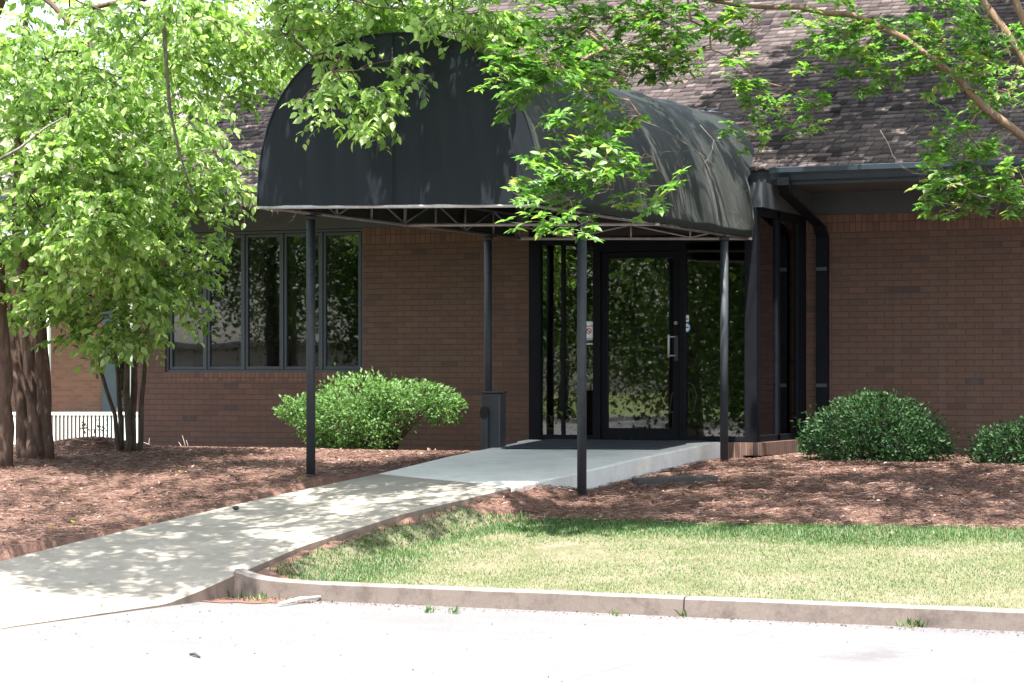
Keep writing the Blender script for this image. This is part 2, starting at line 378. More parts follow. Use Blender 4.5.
def ground_z(x, y):
    x = np.asarray(x, float); y = np.asarray(y, float)
    gr = np.interp(-y, [-60, -1.8, .8, 4.7, 5.8, 9.28, 9.36, 60], [-.3, -.15, -.175, -.385, -.48, -.845, -1.04, -1.1])
    gl = np.interp(-y, [-60, -1.8, .8, 4.9, 6.3, 9.3, 12, 13, 60], [-1.3, -.20, -.13, -.22, -.38, -.585, -.90, -1.02, -1.1])
    t = np.clip((x + 1.2) / 1.8, 0, 1); z = gl * (1 - t) + gr * t
    far = np.clip((-x - 9) / 10, 0, 1); z = z * (1 - far) + np.minimum(z, -.9) * far
    near = (y > -9.2) & (x > -14) & (x < 12) & (y < 1.75)
    z = z + np.where(near, .016 * hnoise(x, y, 1.6, 1) + .006 * hnoise(x, y, 7, 2), 0)
    z = z - np.where(near, .022, 0)
    kz = wr(y, 2) - .035; u = np.clip((x - wr(y, 0)) / .42, 0, 1); u = u * u * (3 - 2 * u); on = np.clip((-4.1 - y) / 1.0, 0, 1) * (y > -9.25) * (x > wr(y, 0) - .2)
    z = z + (np.maximum(kz - z, 0)) * (1 - u) * on
    inside = (x > wl(y, 0) - .03) & (x < wr(y, 0) + .03) & (y < 1.0) & (y > -13)
    wz = np.minimum(wl(y, 2), wr(y, 2)) - .10
    z = np.where(inside, np.minimum(z, wz), z)
    z = np.where((y > 1.9) & (x > -7.8) & (x < 14) & (y < 14), -.4, z)
    # rising verge on the far side of the car park, behind the photographer
    z = np.where(y < -45, z + (-45 - y) * .004, z)
    return z
def surf_hit(px, py, fn):
    d = CF + CR * (px - 512) / FPX + CU * (375 - py) / FPX
    t = np.arange(11, 34, .03); P = CP + d * t[:, None]; below = P[:, 2] < fn(P[:, 0], P[:, 1])
    return P[int(np.argmax(below))] if below.any() else P[-1]
xs = np.concatenate([np.arange(-150, -14, 8), np.arange(-14, -9, .5), np.arange(-9, 8, .055), np.arange(8, 16, .5), np.arange(16, 151, 8)])
ys = np.concatenate([np.arange(-150, -14, 6), np.arange(-14, -9.7, .4), np.arange(-9.7, 2.2, .055), np.arange(2.2, 14, 1), np.arange(14, 160, 8)])
GX, GY = np.meshgrid(xs, ys, indexing='ij'); GZ = ground_z(GX, GY)
b = B(); b.grid(np.stack([GX, GY, GZ], -1))
gmat = NT('ground_mixed')
def ground_material():
    t = gmat; p = t.pos(); a = t.noise(p, 1.2, 5, .6)
    f1 = t.noise(t.mapv(p, (130, 20, 60), (0, 0, .5)), 1, 3, .7, .6); f2 = t.noise(t.mapv(p, (20, 130, 60), (0, 0, .3)), 1, 3, .7, .6)
    f = t.math('MAXIMUM', f1, f2)
    cc = t.ramp(f, [(.34, (.070, .038, .029)), (.50, (.125, .070, .054)), (.66, (.185, .112, .090)), (.8, (.28, .20, .17))])
    cc = t.mix(t.ramp(a, [(.4, (0, 0, 0)), (.7, (.45, .45, .45))]), cc, (.17, .115, .095))
    sp = t.n('ShaderNodeSeparateXYZ'); t.l(p, sp.inputs[0])
    g = t.noise(p, .8, 5); gc = t.ramp(g, [(.3, (.07, .11, .03)), (.7, (.16, .17, .07))])
    # planting bed near the house, rough grass beyond
    m1 = t.math('GREATER_THAN', t.math('MULTIPLY', sp.outputs['X'], -1.0), 9.5)
    m2 = t.math('GREATER_THAN', sp.outputs['Y'], 3.0); m3 = t.math('LESS_THAN', sp.outputs['Y'], -13.2); m4 = t.math('GREATER_THAN', sp.outputs['X'], 14.0)
    mm = t.math('MAXIMUM', t.math('MAXIMUM', m1, m2), t.math('MAXIMUM', m3, m4))
    cc = t.mix(mm, cc, gc)
    return t.done(t.bsdf(cc, .95, spec=.1, bump=f, bstr=.5, bdist=.010))
tag(b.build('ground', ground_material()), kind='structure')

# parking lot sheet
def lot_z(x, y): return np.where(y < -45, LOT_Z + (-45 - y) * .004, LOT_Z) + np.zeros_like(np.asarray(x, float))
lx = np.concatenate([np.arange(-70, -3, 4), np.arange(-2, 14, .5), np.arange(14, 71, 4)]); ly = np.concatenate([np.arange(-64, -14, 2), np.arange(-14, -9.4, .3), [-9.42]])
LX, LY = np.meshgrid(lx, ly, indexing='ij')
b = B(); b.grid(np.stack([LX, LY, lot_z(LX, LY)], -1))
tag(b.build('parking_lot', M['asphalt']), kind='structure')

def sheet_path(p0, p1, w, z, seg=30, seed=0):
    p0 = np.array(p0[:2]); p1 = np.array(p1[:2]); d = (p1 - p0) / np.linalg.norm(p1 - p0); n = np.array([-d[1], d[0]]); r = np.random.RandomState(seed)
    P = []
    for i in range(seg + 1):
        q = p0 + (p1 - p0) * i / seg; P.append([(*(q - n * w * (.5 + r.uniform(-.06, .06))), z), (*(q + n * w * (.5 + r.uniform(-.06, .06))), z)])
    return P
b = B()
b.grid(sheet_path(at(470, 700, 'Z', LOT_Z), at(752, 627, 'Z', LOT_Z), .22, LOT_Z + .0015, seed=1), sm=False)
b.grid(sheet_path(at(488, 639, 'Z', LOT_Z), at(700, 630, 'Z', LOT_Z), .13, LOT_Z + .002, seed=2), sm=False)
b.grid(sheet_path(at(745, 640, 'Z', LOT_Z), at(1150, 658, 'Z', LOT_Z), .08, LOT_Z + .002, seed=3), sm=False)
tag(b.build('parking_line', M['line'], solid=-.02), kind='structure')

# walkway: two pours, the porch slab (pale) and the older walk, each with real sides
def walk_strip(name, y0f, y1f, mtop, mside, th=.22, n=40):
    b = B(); L, R_, LB, RB = [], [], [], []
    for i in range(n + 1):
        yl = y0f[0] + (y1f[0] - y0f[0]) * i / n; yr = y0f[1] + (y1f[1] - y0f[1]) * i / n
        L.append((float(wl(yl, 0)), yl, float(wl(yl, 2)))); R_.append((float(wr(yr, 0)), yr, float(wr(yr, 2))))
    L = np.array(L); R_ = np.array(R_)
    rows = [L + [0, 0, -th], L + [0, 0, -.012], L + [.012, 0, 0]]
    rows += [L + (R_ - L) * t for t in (.1, .25, .4, .55, .7, .85, .93)]
    rows += [R_ + [-.014, 0, 0], R_ + [0, 0, -.014], R_ + [0, 0, -th]]
    P = np.stack(rows, 0)
    for a_ in range(len(rows) - 1):
        b.grid(P[a_:a_ + 2], 1 if a_ == 0 or a_ == len(rows) - 2 else 0, sm=False, flip=True)
    for idx, fl in ((0, True), (-1, False)):
        rr = P[:, idx]; b.add(np.concatenate([rr]), [tuple(range(len(rr)))[::-1] if fl else tuple(range(len(rr)))], 1)
    return b.build(name, [mtop, mside])
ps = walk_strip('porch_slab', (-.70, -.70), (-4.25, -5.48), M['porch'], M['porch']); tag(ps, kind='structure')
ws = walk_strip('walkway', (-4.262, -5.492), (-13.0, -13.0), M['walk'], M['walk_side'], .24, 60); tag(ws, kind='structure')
# rounded head of the porch slab in front of the doors
b = B(); top = []; cx, cy_, rr = .87, -.42, .30
arc = [(cx + .15 + rr * math.sin(a) * .9, cy_ - .28 + rr - rr * math.cos(a)) for a in np.linspace(0, math.pi / 2, 10)]
poly = [(-1.2, -.696)] + [(1.018, -.696)] + [(1.02 + .045 * math.sin(a), -.55 + .25 * math.sin(a)) for a in np.linspace(.2, math.pi / 2, 8)] + [(1.03, -.12), (.95, -.03), (-1.37, -.03)]
n_ = len(poly)
b.add([(x, y, 0) for x, y in poly] + [(x, y, -.22) for x, y in poly], [tuple(range(n_))] + [(i, i + n_, (i + 1) % n_ + n_, (i + 1) % n_) for i in range(n_)])
tag(b.build('porch_landing', M['porch'], bevel=.012), kind='structure')

# kerb: swept profile, three cast lengths
def kerb(name, path, seed, lift=0):
    path = [np.array(p, float) for p in path]; prof = [(0, -.20), (0, .0), (.012, .012), (.13, .012), (.15, -.004), (.165, -.135), (.17, -.25)]
    P = []; r = np.random.RandomState(seed)
    for i, p in enumerate(path):
        d = path[min(i + 1, len(path) - 1)] - path[max(i - 1, 0)]; d /= np.linalg.norm(d); n = np.array([d[1], -d[0]])
        P.append([(p[0] + n[0] * o, p[1] + n[1] * o, LOT_Z + .125 + z * 1.0 + (lift * math.exp(-max(0, p[0] - .40) / .16) if z > -.1 else 0) + r.uniform(-.002, .002)) for o, z in prof])
    P = np.array(P); b = B(); b.grid(P[:, :5], flip=True, sm=False); b.grid(P[:, 4:], 1, flip=True, sm=False)
    m = len(prof); b.add(P[0], [tuple(range(m))]); b.add(P[-1], [tuple(range(m))[::-1]])
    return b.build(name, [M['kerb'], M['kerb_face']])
c0 = [(x_, KERB_Y + .17) for x_ in (.385, .45, .52, .60, .70, .80, 1.0, 1.2, 1.4, 1.6)]
k1 = c0 + [(x, KERB_Y + .17) for x in np.append(np.arange(1.8, 3.9, .25), 4.052)] 
tag(kerb('kerb', k1, 1, .075), kind='structure')
tag(kerb('kerb', [(x, KERB_Y + .168) for x in np.arange(4.066, 7.6, .25)], 2), kind='structure')
tag(kerb('kerb', [(x, KERB_Y + .166) for x in np.arange(7.59, 20, .25)], 3), kind='structure')

# ------------------------------------------------------------------ lawn
rs = np.random.RandomState(5)
lx = np.arange(.55, 16, .07); ly = np.arange(-9.26, -5.6, .07)
def lawn_back(x): return -5.95 + .14 * hnoise(x, x * 0, 1.3, 8) + .05 * hnoise(x, x * 0, 6, 9) - np.clip((1.9 - x) * .35, 0, .6)
def lawn_left(y): return wr(y, 0) + .13 + .04 * hnoise(y, y, 4, 11)
LX, LY = np.meshgrid(lx, ly, indexing='ij')
LXc = np.maximum(LX, lawn_left(LY)); LYc = np.minimum(LY, lawn_back(LXc))
LYc = np.maximum(LYc, np.interp(LXc, [.5, .7, .9, 1.2, 1.5], [-8.8, -9.0, -9.13, -9.2, -9.26]))
b = B(); b.grid(np.stack([LXc, LYc, ground_z(LXc, LYc) + .006], -1))
tag(b.build('lawn', M['lawn_base']), kind='structure')
NB = 150000
bx = rs.uniform(.5, 8.4, NB); by = rs.uniform(-9.27, -5.4, NB)
edge = rs.normal(0, .06, NB)
ok = (by < lawn_back(bx) + edge) & (bx > lawn_left(by) + edge * .7) & ~((by < -9.12) & (bx < .95))
bare = hnoise(bx, by, 1.7, 21) + .6 * hnoise(bx, by, 5, 22)
lush = np.clip((by + 6.95 + .18 * hnoise(bx, by, 2.4, 19)) / .4, 0, 1) + np.clip((1.75 - bx) / .6, 0, 1) * .9 * np.clip((-6.6 - by) / .6, 0, 1)
for px_, py_, w_ in ((440, 549, .5), (560, 553, .45), (500, 538, .4)):
    q_ = surf_hit(px_, py_, ground_z); bare = bare + 1.2 * np.exp(-((bx - q_[0]) ** 2 + (by - q_[1]) ** 2) / (w_ * .6) ** 2)
keep = rs.uniform(0, 1, NB) < np.clip(.74 - .85 * np.clip(bare, 0, 1) + lush, .10, 1)
ok &= keep; bx, by, bare, lush = bx[ok], by[ok], bare[ok], lush[ok]; NB = len(bx)
bz = ground_z(bx, by); h = rs.uniform(.012, .030, NB) * (1 + .6 * np.clip(lush, 0, 1)); az = rs.uniform(0, 6.28, NB); ln = rs.uniform(.3, 1.2, NB) * h
w = rs.uniform(.0025, .0055, NB)
P0 = np.stack([bx, by, bz], 1); side = np.stack([np.cos(az), np.sin(az), 0 * az], 1) * w[:, None]; lean = np.stack([-np.sin(az), np.cos(az), 0 * az], 1) * ln[:, None]
up = np.stack([0 * h, 0 * h, h], 1)
V = np.stack([P0 - side, P0 + side, P0 + lean + up], 1).reshape(-1, 3); T = np.arange(NB * 3).reshape(-1, 3)
tint = np.clip(rs.normal(.60, .2, NB) + .34 * bare - .62 * np.clip(lush, 0, 1), 0, 1)
tag(tri_obj('grass', V, T, np.repeat(tint, 3), M['blade']), 'short patchy grass between the kerb and the pine straw bed', 'grass', kind='stuff')

# ------------------------------------------------------------------ pine straw
def straw(name, n, region, label, zoff=0, lmin=.06, lmax=.17, seed=3, zf=None):
    r = np.random.RandomState(seed); x, y = region(r, n); n = len(x)
    z = (ground_z(x, y) if zf is None else zf(x, y)) + r.uniform(.002, .022, n) + zoff
    a = r.uniform(0, 6.28, n); l = r.uniform(lmin, lmax, n); t = r.normal(0, .12, n); w = r.uniform(.001, .0028, n)
    d = np.stack([np.cos(a) * l / 2, np.sin(a) * l / 2, t * l / 2], 1); s_ = np.stack([-np.sin(a) * w, np.cos(a) * w, r.uniform(-1, 1, n) * w], 1)
    c = np.stack([x, y, z], 1); bow = np.stack([0 * a, 0 * a, r.uniform(0, .015, n)], 1)
    V = np.stack([c - d, c + s_ + bow, c + d, c - s_ + bow], 1).reshape(-1, 3)
    q = np.arange(n)[:, None] * 4; T = np.concatenate([q + [0, 1, 3], q + [1, 2, 3]], 0)
    tint = np.clip(r.normal(.45, .22, n) + .15 * hnoise(x, y, 3, 5), 0, 1)
    return tag(tri_obj(name, V, T, np.repeat(tint, 4), M['needle']), label, 'pine straw', kind='stuff')
def reg_right(r, n):
    x = r.uniform(.75, 7.2, n); y = r.uniform(-6.1, 1.75, n); ok = (x > wr(y, 0) + .01) & (y > lawn_back(x) - .1) & ~((x < 1.4) & (y > -.2)); return x[ok], y[ok]
def reg_left(r, n):
    x = r.uniform(-8.6, -.9, n); y = r.uniform(-11.5, 1.75, n); ok = (x < wl(y, 0) - .01); return x[ok], y[ok]
straw('pine_straw', 110000, reg_right, 'red brown pine straw covering the bed right of the porch slab', seed=3)
straw('pine_straw', 130000, reg_left, 'red brown pine straw covering the bed left of the walkway', seed=4)

# ------------------------------------------------------------------ building
WY = 1.8; X0, X1 = -7.84, 9.0; EZ = 3.04; EY = .40; PITCH = .585
bl = thing('brick_building', 'dark brown brick office with shingled hip roof and glazed entrance bay', 'building', (0, 1.8, 0))
WX0, WX1, WZ0, WZ1 = -7.419, -4.475, .79, 2.60
b = B()
b.box(X0, WX0, WY, WY + .3, -.5, 2.86); b.box(WX0, WX1, WY, WY + .3, -.5, WZ0 - .02); b.box(WX1, -1.36, WY, WY + .3, -.5, 2.86); b.box(WX0, WX1, WY + .02, WY + .3, WZ1 + .01, 2.86)
b.box(1.36, X1, WY, WY + .3, -.5, 2.86)
b.build('wall', M['brick'], bl)
b = B(); b.box(X0, X0 + .3, WY + .3, 13, -1.2, 2.86); b.box(X1 - .3, X1, WY + .3, 13, -.5, 2.86); b.box(X0 + .3, X1 - .3, 12.7, 13, -1.2, 2.86); b.build('wall', M['brick_side'], bl)
b = B(); b.box(WX0 - .0, WX1, WY - .004, WY + .02, .66, .775); b.build('brick_sill', M['brick_soldier'], bl)
b = B(); b.box(WX1 + .004, -1.37, WY - .004, WY + .01, 2.40, 2.60); b.box(1.365, X1, WY - .004, WY + .01, 2.40, 2.60); b.build('soldier_course', M['brick_soldier'], bl)
b = B(); b.box(X0, -1.40, WY - .03, WY + .005, 2.602, 2.86); b.box(1.40, X1, WY - .03, WY + .005, 2.602, 2.86)
b.build('frieze_board', M['frieze'], bl)
b = B(); b.box(X0 - 1.38, X1 + 1.4, EY + .04, WY + .3, 2.862, 2.885)
b.box(X0 - 1.38, X0 + .0, WY + .3, 14, 2.862, 2.885)
b.build('soffit', M['soffit'], bl)
b = B(); b.box(X0 - 1.40, X1 + 1.4, EY + .005, EY + .038, 2.85, 3.02); b.box(X0 - 1.42, X0 - 1.39, EY + .04, 14, 2.85, 3.02); b.build('fascia', M['trim'], bl)
# K gutter
prof = [(0, 2.90), (-.05, 2.90), (-.075, 2.95), (-.105, 2.985), (-.11, 3.035), (-.098, 3.04), (-.096, 3.02), (-.01, 3.0)]
b = B()
for xa, xb in ((X0 - 1.45, -1.75), (1.42, X1 + 1.4)):
    b.grid([[(x, EY + p, z) for p, z in prof] for x in np.arange(xa, xb + .01, (xb - xa) / 24)], sm=False)
    for x in (xa, xb): b.add([(x, EY + p, z) for p, z in prof], [tuple(range(len(prof)))])
b.build('gutter', M['gutter'], bl, solid=.003)
# drip edge joints of the gutter, straps
b = B(); xs_ = np.arange(1.46, 10, .9)
for x in xs_:
    b = B(); b.box(x, x + .025, EY - .113, EY + .0, 3.034, 3.045); b.build('gutter_strap', M['gutter'], bl)
# roof with geometric shingles (front slope and left hip slope)
ex = 1 + 0; roof_parent = None
RX0, RX1, RY0 = X0 - 1.42, X1 + 1.42, EY - .03
RZ0 = EZ + .0
def slope_tabs(kind, r, vis):
    V, T, tn = [], [], []
    sec = math.sqrt(1 + PITCH ** 2); expo = .118 / sec   # plan depth of one course
    nrow = 66
    for i in range(nrow):
        d0 = i * expo; d1 = d0 + expo * 1.12
        lo, hi = vis(d0)
        x = lo - r.uniform(0, .2)
        while x < hi:
            w = r.uniform(.07, .18); a_, b_ = max(x, lo), min(x + w - .006, hi)
            if b_ > a_ + .01:
                drop = r.choice([0, .0, .030]) ; th = .016 + r.uniform(0, .010)
                yy0 = d0 - drop; tt = np.clip(r.normal(.45 + (.06 if drop == 0 else -.2), .22), 0, 1)
                q = [(a_, yy0, th + .002), (b_, yy0, th + .002), (b_, d1, .002), (a_, d1, .002), (a_, yy0, -.004), (b_, yy0, -.004)]
                n0 = len(V)
                for (u, v, hgt) in q:
                    if kind == 'front': V.append((u, RY0 + v, RZ0 + PITCH * v + hgt))
                    else: V.append((RX0 + v, u, RZ0 + PITCH * v + hgt))
                f = [(0, 1, 2), (0, 2, 3), (4, 5, 1), (4, 1, 0)]
                if kind != 'front': f = [t_[::-1] for t_ in f]
                T += [tuple(n0 + k for k in t_) for t_ in f]; tn += [tt, tt, tt, tt, 0, 0]
            x += w
    return V, T, tn
rr_ = np.random.RandomState(12)
V, T, tn = slope_tabs('front', rr_, lambda d: (max(RX0 + d, -9.4), 7.0))
b = B()
ridge = 66 * .118 / math.sqrt(1 + PITCH ** 2)
# deck below the shingles: closed hip shape
D = ridge; zt = RZ0 + PITCH * D - .012; z0 = RZ0 - .012
b.add([(RX0, RY0, z0), (RX1, RY0, z0), (RX1 - D, RY0 + D, zt), (RX0 + D, RY0 + D, zt), (RX0, RY0 + 2 * D, z0), (RX1, RY0 + 2 * D, z0)],
      [(0, 1, 2, 3), (0, 3, 4), (1, 5, 2), (3, 2, 5, 4), (0, 4, 5, 1)])
V = np.array(V); 
deckv = np.array([(RX0, RY0, z0), (RX1, RY0, z0), (RX1 - D, RY0 + D, zt), (RX0 + D, RY0 + D, zt), (RX0, RY0 + 2 * D, z0), (RX1, RY0 + 2 * D, z0)])
dt = [(0, 1, 2), (0, 2, 3), (0, 3, 4), (1, 5, 2), (3, 2, 5), (3, 5, 4), (0, 4, 5), (0, 5, 1)]
n0 = len(V); V = np.concatenate([V, deckv]); T = T + [tuple(n0 + k for k in t_) for t_ in dt]; tn = tn + [.35] * 6
roof = tri_obj('roof', V, T, tn, M['shingle'], bl)
# hip ridge caps
b = B(); r_ = np.random.RandomState(4); V, T, tn = [], [], []
n = 42
for i in range(n):
    t0 = D * i / n; t1 = D * (i + 1.25) / n
    for sgn in (1, -1):
        n0 = len(V)
        for t_, hh in ((t0, .035), (t1, .02)):
            V.append((RX0 + t_, RY0 + t_, RZ0 + PITCH * t_ + hh))
            V.append((RX0 + t_ + (.13 if sgn > 0 else 0), RY0 + t_ + (0 if sgn > 0 else .13), RZ0 + PITCH * t_ + .012 + (hh - .02) * .5))
        T += [(n0, n0 + 1, n0 + 3), (n0, n0 + 3, n0 + 2)]; tn += [float(np.clip(r_.normal(.4, .2), 0, 1))] * 4
tri_obj('hip_cap', V, T, tn, M['shingle'], roof)

# dark interior seen through the glass
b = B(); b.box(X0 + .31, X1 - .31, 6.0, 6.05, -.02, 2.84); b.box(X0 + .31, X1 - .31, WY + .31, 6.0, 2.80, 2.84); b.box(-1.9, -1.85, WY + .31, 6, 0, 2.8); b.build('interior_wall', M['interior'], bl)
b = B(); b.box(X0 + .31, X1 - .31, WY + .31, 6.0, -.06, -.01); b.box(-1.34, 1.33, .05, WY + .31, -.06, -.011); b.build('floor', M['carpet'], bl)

# window: five casements
win = B()
def rect_frame(bb, x0, x1, z0, z1, w, y0, y1, m=0, wb=None, wt=None):
    wb = w if wb is None else wb; wt = w if wt is None else wt
    bb.box(x0, x0 + w, y0, y1, z0, z1, m); bb.box(x1 - w, x1, y0, y1, z0, z1, m); bb.box(x0 + w, x1 - w, y0, y1, z0, z0 + wb, m); bb.box(x0 + w, x1 - w, y0, y1, z1 - wt, z1, m)
wobj = B(); rect_frame(wobj, WX0, WX1, WZ0 - .018, WZ1, .035, WY + .03, WY + .13)
pw = (WX1 - WX0 - .07) / 5
for k in range(1, 5): wobj.box(WX0 + .035 + k * pw - .012, WX0 + .035 + k * pw + .012, WY + .025, WY + .13, WZ0 + .017, WZ1 - .035)
wobj = wobj.build('window', M['frieze'], bl, bevel=.004)
for k in range(5):
    xa = WX0 + .035 + k * pw + .013; xb = xa + pw - .026
    f = B(); rect_frame(f, xa, xb, WZ0 + .02, WZ1 - .04, .04, WY + .04, WY + .09)
    f.build('sash', M['gutter'], wobj, bevel=.004)
    g = B(); g.box(xa + .04, xb - .04, WY + .062, WY + .068, WZ0 + .06, WZ1 - .08); g.build('pane', M['glass'], wobj)
# blinds behind the panes, drawn aside to different widths
r_ = np.random.RandomState(8)
bb = B()
for k, (fa, fb) in enumerate([(.0, .35), (.62, .92), (.02, .20), (.0, .06), (.0, .05)]):
    xa = WX0 + .05 + k * pw; x = xa + fa * pw
    while x < xa + fb * pw:
        a = r_.uniform(.2, .5); bb.add([(x, WY + .22, .82), (x + .07, WY + .22 + .07 * math.sin(a), .82), (x + .07, WY + .22 + .07 * math.sin(a), 2.52), (x, WY + .22, 2.52)], [(0, 1, 2, 3)]); x += .078
for k in range(5):
    bb.box(WX0 + .06 + k * pw, WX0 + pw * (k + 1) - .01, WY + .2, WY + .215, 2.40 if k > 1 else 2.44, 2.56)
bb.build('vertical_blind', M['blind'], wobj)

# entrance bay
ent = B()
Z2 = 2.585
ent.box(-1.37, -1.23, .0, .10, .0, Z2); ent.box(1.235, 1.375, .0, .12, -.0, Z2)                 # corner jambs
ent.box(-1.23, 1.235, .01, .09, 2.22, 2.30); ent.box(-1.23, 1.235, .01, .09, 2.52, Z2)           # heads
ent.box(-.575, -.485, .0, .10, .0, 2.22); ent.box(.470, .535, .0, .10, .0, 2.22)                  # door jambs
ent.box(-.485, .470, .005, .095, 2.13, 2.22)
ent.box(-1.23, -.575, .01, .09, .0, .06); ent.box(.535, 1.235, .01, .09, .0, .06)                # sills
ent.box(-.975, -.935, .02, .08, .06, 2.22)
ent.box(1.30, 1.372, .75, .83, 0, Z2); ent.box(1.30, 1.372, 1.50, 1.798, 0, Z2); ent.box(1.30, 1.372, .12, 1.5, .0, .07); ent.box(1.30, 1.372, .12, 1.5, 2.50, Z2)
ent.box(-1.368, -1.31, .10, 1.798, 0, .07); ent.box(-1.368, -1.31, .1, 1.798, 2.5, Z2); ent.box(-1.368, -1.31, .80, .9, .07, 2.5)
entry = ent.build('entrance_frame', M['bronze'], bl, bevel=.004)
g = B()
g.box(-1.23, -.975, .045, .051, .06, 2.22); g.box(-.935, -.575, .045, .051, .06, 2.22); g.build('pane', M['door_glass'], entry)
g = B(); g.box(.535, 1.235, .045, .051, .06, 2.22); g.build('pane', M['door_glass'], entry)
g = B(); g.box(1.335, 1.341, .12, .75, .07, 2.5); g.box(1.335, 1.341, .83, 1.5, .07, 2.5); g.build('pane', M['door_glass'], entry)
g = B(); g.box(-1.345, -1.339, .1, .8, .07, 2.5); g.box(-1.345, -1.339, .9, 1.79, .07, 2.5); g.build('pane', M['door_glass'], entry)
g = B(); g.box(-1.23, 1.235, .04, .06, 2.30, 2.52); g.build('transom_panel', simple('bronze_panel', (.03, .02, .018), .4, .2), entry)
door = B(); rect_frame(door, -.478, .463, .012, 2.124, .075, .02, .07, 0, .13, .07); door = door.build('door', M['bronze'], bl, bevel=.005)
g = B(); g.box(-.403, .388, .043, .049, .142, 2.054); g.build('pane', M['door_glass'], door)
h_ = B(); h_.tube([(.36, -.045, .93), (.36, -.045, 1.19)], .013, 10); h_.tube([(.36, -.045, .955), (.42, .02, .955)], .009, 8); h_.tube([(.36, -.045, 1.165), (.42, .02, 1.165)], .009, 8)
h_.build('handle', M['steel'], door, bevel=.004)
h_ = B(); h_.tube([(.425, .02, 1.32), (.425, .004, 1.32)], .02, 14); h_.build('lock', M['steel'], door)
h_ = B(); h_.box(.405, .45, .012, .02, .90, 1.18); h_.build('push_plate', M['black_plastic'], door)
# stickers on the glass
def sticker(name, pieces, parent):
    b = B()
    for (px, py, w, h, m, k) in pieces:
        c = at(px, py, 'Y', .040 - .0006 * k); x0, x1, z0, z1 = c[0] - w / 2, c[0] + w / 2, c[2] - h / 2, c[2] + h / 2; y = .040 - .0006 * k
        b.add([(x0, y, z0), (x1, y, z0), (x1, y, z1), (x0, y, z1)], [(0, 1, 2, 3)], m)
    return b
MT = [M['white_print'], M['red_print'], M['blue_print'], M['grey_print']]
b = sticker('no_smoking', [(589.5, 333, .10, .26, 0, 0), (589.5, 326, .085, .012, 3, 1), (589.5, 338.5, .08, .008, 3, 1), (589.5, 340.5, .08, .008, 3, 1), (589.5, 343, .06, .008, 3, 1)], None)
c = at(588.8, 331, 'Y', .0392); 
for k in range(18):
    a0, a1 = 2 * math.pi * k / 18, 2 * math.pi * (k + 1) / 18
    b.add([(c[0] + r * math.cos(a), .0386, c[2] + r * math.sin(a)) for r, a in ((.024, a0), (.034, a0), (.034, a1), (.024, a1))], [(0, 1, 2, 3)], 1)
b.add([(c[0] - .022, .0384, c[2] + .014), (c[0] - .014, .0384, c[2] + .022), (c[0] + .022, .0384, c[2] - .014), (c[0] + .014, .0384, c[2] - .022)], [(0, 1, 2, 3)], 1)
b.add([(c[0] - .018, .0388, c[2] - .003), (c[0] + .018, .0388, c[2] - .003), (c[0] + .018, .0388, c[2] + .003), (c[0] - .018, .0388, c[2] + .003)], [(0, 1, 2, 3)], 3)
tag(b.build('door_sticker', MT, entry), 'white sticker with red no smoking circle and small print')
b = sticker('notice', [(586, 341.5, .19, .045, 0, 0), (583, 341.5, .03, .006, 3, 1), (588, 341, .06, .007, 3, 1)], None); tag(b.build('door_sticker', MT, entry), 'narrow white sticker strip')
b = sticker('badge', [(686.5, 318.5, .055, .075, 0, 0), (686.5, 319, .04, .02, 3, 1)], None)
c = at(686.3, 327.5, 'Y', .039)
hexv = [(c[0] + .052 * math.cos(math.pi / 8 + k * math.pi / 4), .0392, c[2] + .058 * math.sin(math.pi / 8 + k * math.pi / 4)) for k in range(8)]
b.add(hexv, [tuple(range(8))], 2)
b.add([(c[0] + .040 * math.cos(math.pi / 8 + k * math.pi / 4), .0388, c[2] + .044 * math.sin(math.pi / 8 + k * math.pi / 4)) for k in range(8)], [tuple(range(8))], 0)
b.add([(c[0] - .03, .0384, c[2] - .008), (c[0] + .03, .0384, c[2] - .008), (c[0] + .03, .0384, c[2] + .012), (c[0] - .03, .0384, c[2] + .012)], [(0, 1, 2, 3)], 2)
tag(b.build('door_sticker', MT, entry), 'white and blue eight sided badge sticker')
# bay: brick base, fascia box, flat roof
b = B(); b.box(1.225, 1.43, -.02, 1.797, -.145, -.003); b.box(-1.43, -1.375, -.02, 1.797, -.145, -.003); b.box(-1.38, 1.225, -.012, .12, -.24, -.004); b.build('brick_plinth', brick_mat('brick_plinth', soldier=True, c1=(.19, .10, .075), c2=(.13, .07, .055), mortar=(.26, .21, .18)), bl)
b = B(); b.box(1.430, 1.436, -.02, 1.797, -.145, -.005); b.build('brick_plinth', brick_mat('brick_plinth_side', 'Y', soldier=True, c1=(.19, .10, .075), c2=(.13, .07, .055), mortar=(.26, .21, .18)), bl)
b = B(); b.box(1.335, 1.44, .002, 1.79, Z2 + .002, 2.86); b.box(-1.44, -1.335, .002, 1.79, Z2 + .002, 2.86); b.box(-1.335, 1.335, .03, 1.79, Z2 + .005, 2.83); b.build('bay_fascia', M['frieze'], bl)
# downspout with offset elbows
dsx = 1.585
b = B()
def duct(bb, pts, w=.135, d=.085):
    pts = [np.array(p, float) for p in pts]; P = []
    for i, p in enumerate(pts):
        P.append([p + np.array(o) for o in ((-w / 2, -d / 2, 0), (w / 2, -d / 2, 0), (w / 2, d / 2, 0), (-w / 2, d / 2, 0), (-w / 2, -d / 2, 0))])
    bb.grid(P, sm=False)
duct(b, [(dsx, .32, 2.93), (dsx, .32, 2.84), (dsx, .42, 2.74), (dsx, 1.62, 2.46), (dsx, 1.745, 2.34), (dsx, 1.745, -.02), (dsx, 1.62, -.10)])
b.build('downspout', M['bronze'], bl)
for z_ in (1.95, .6):
    b = B(); b.box(dsx - .065, dsx + .065, 1.70, 1.798, z_, z_ + .04); b.build('downspout_strap', M['gutter'], bl)

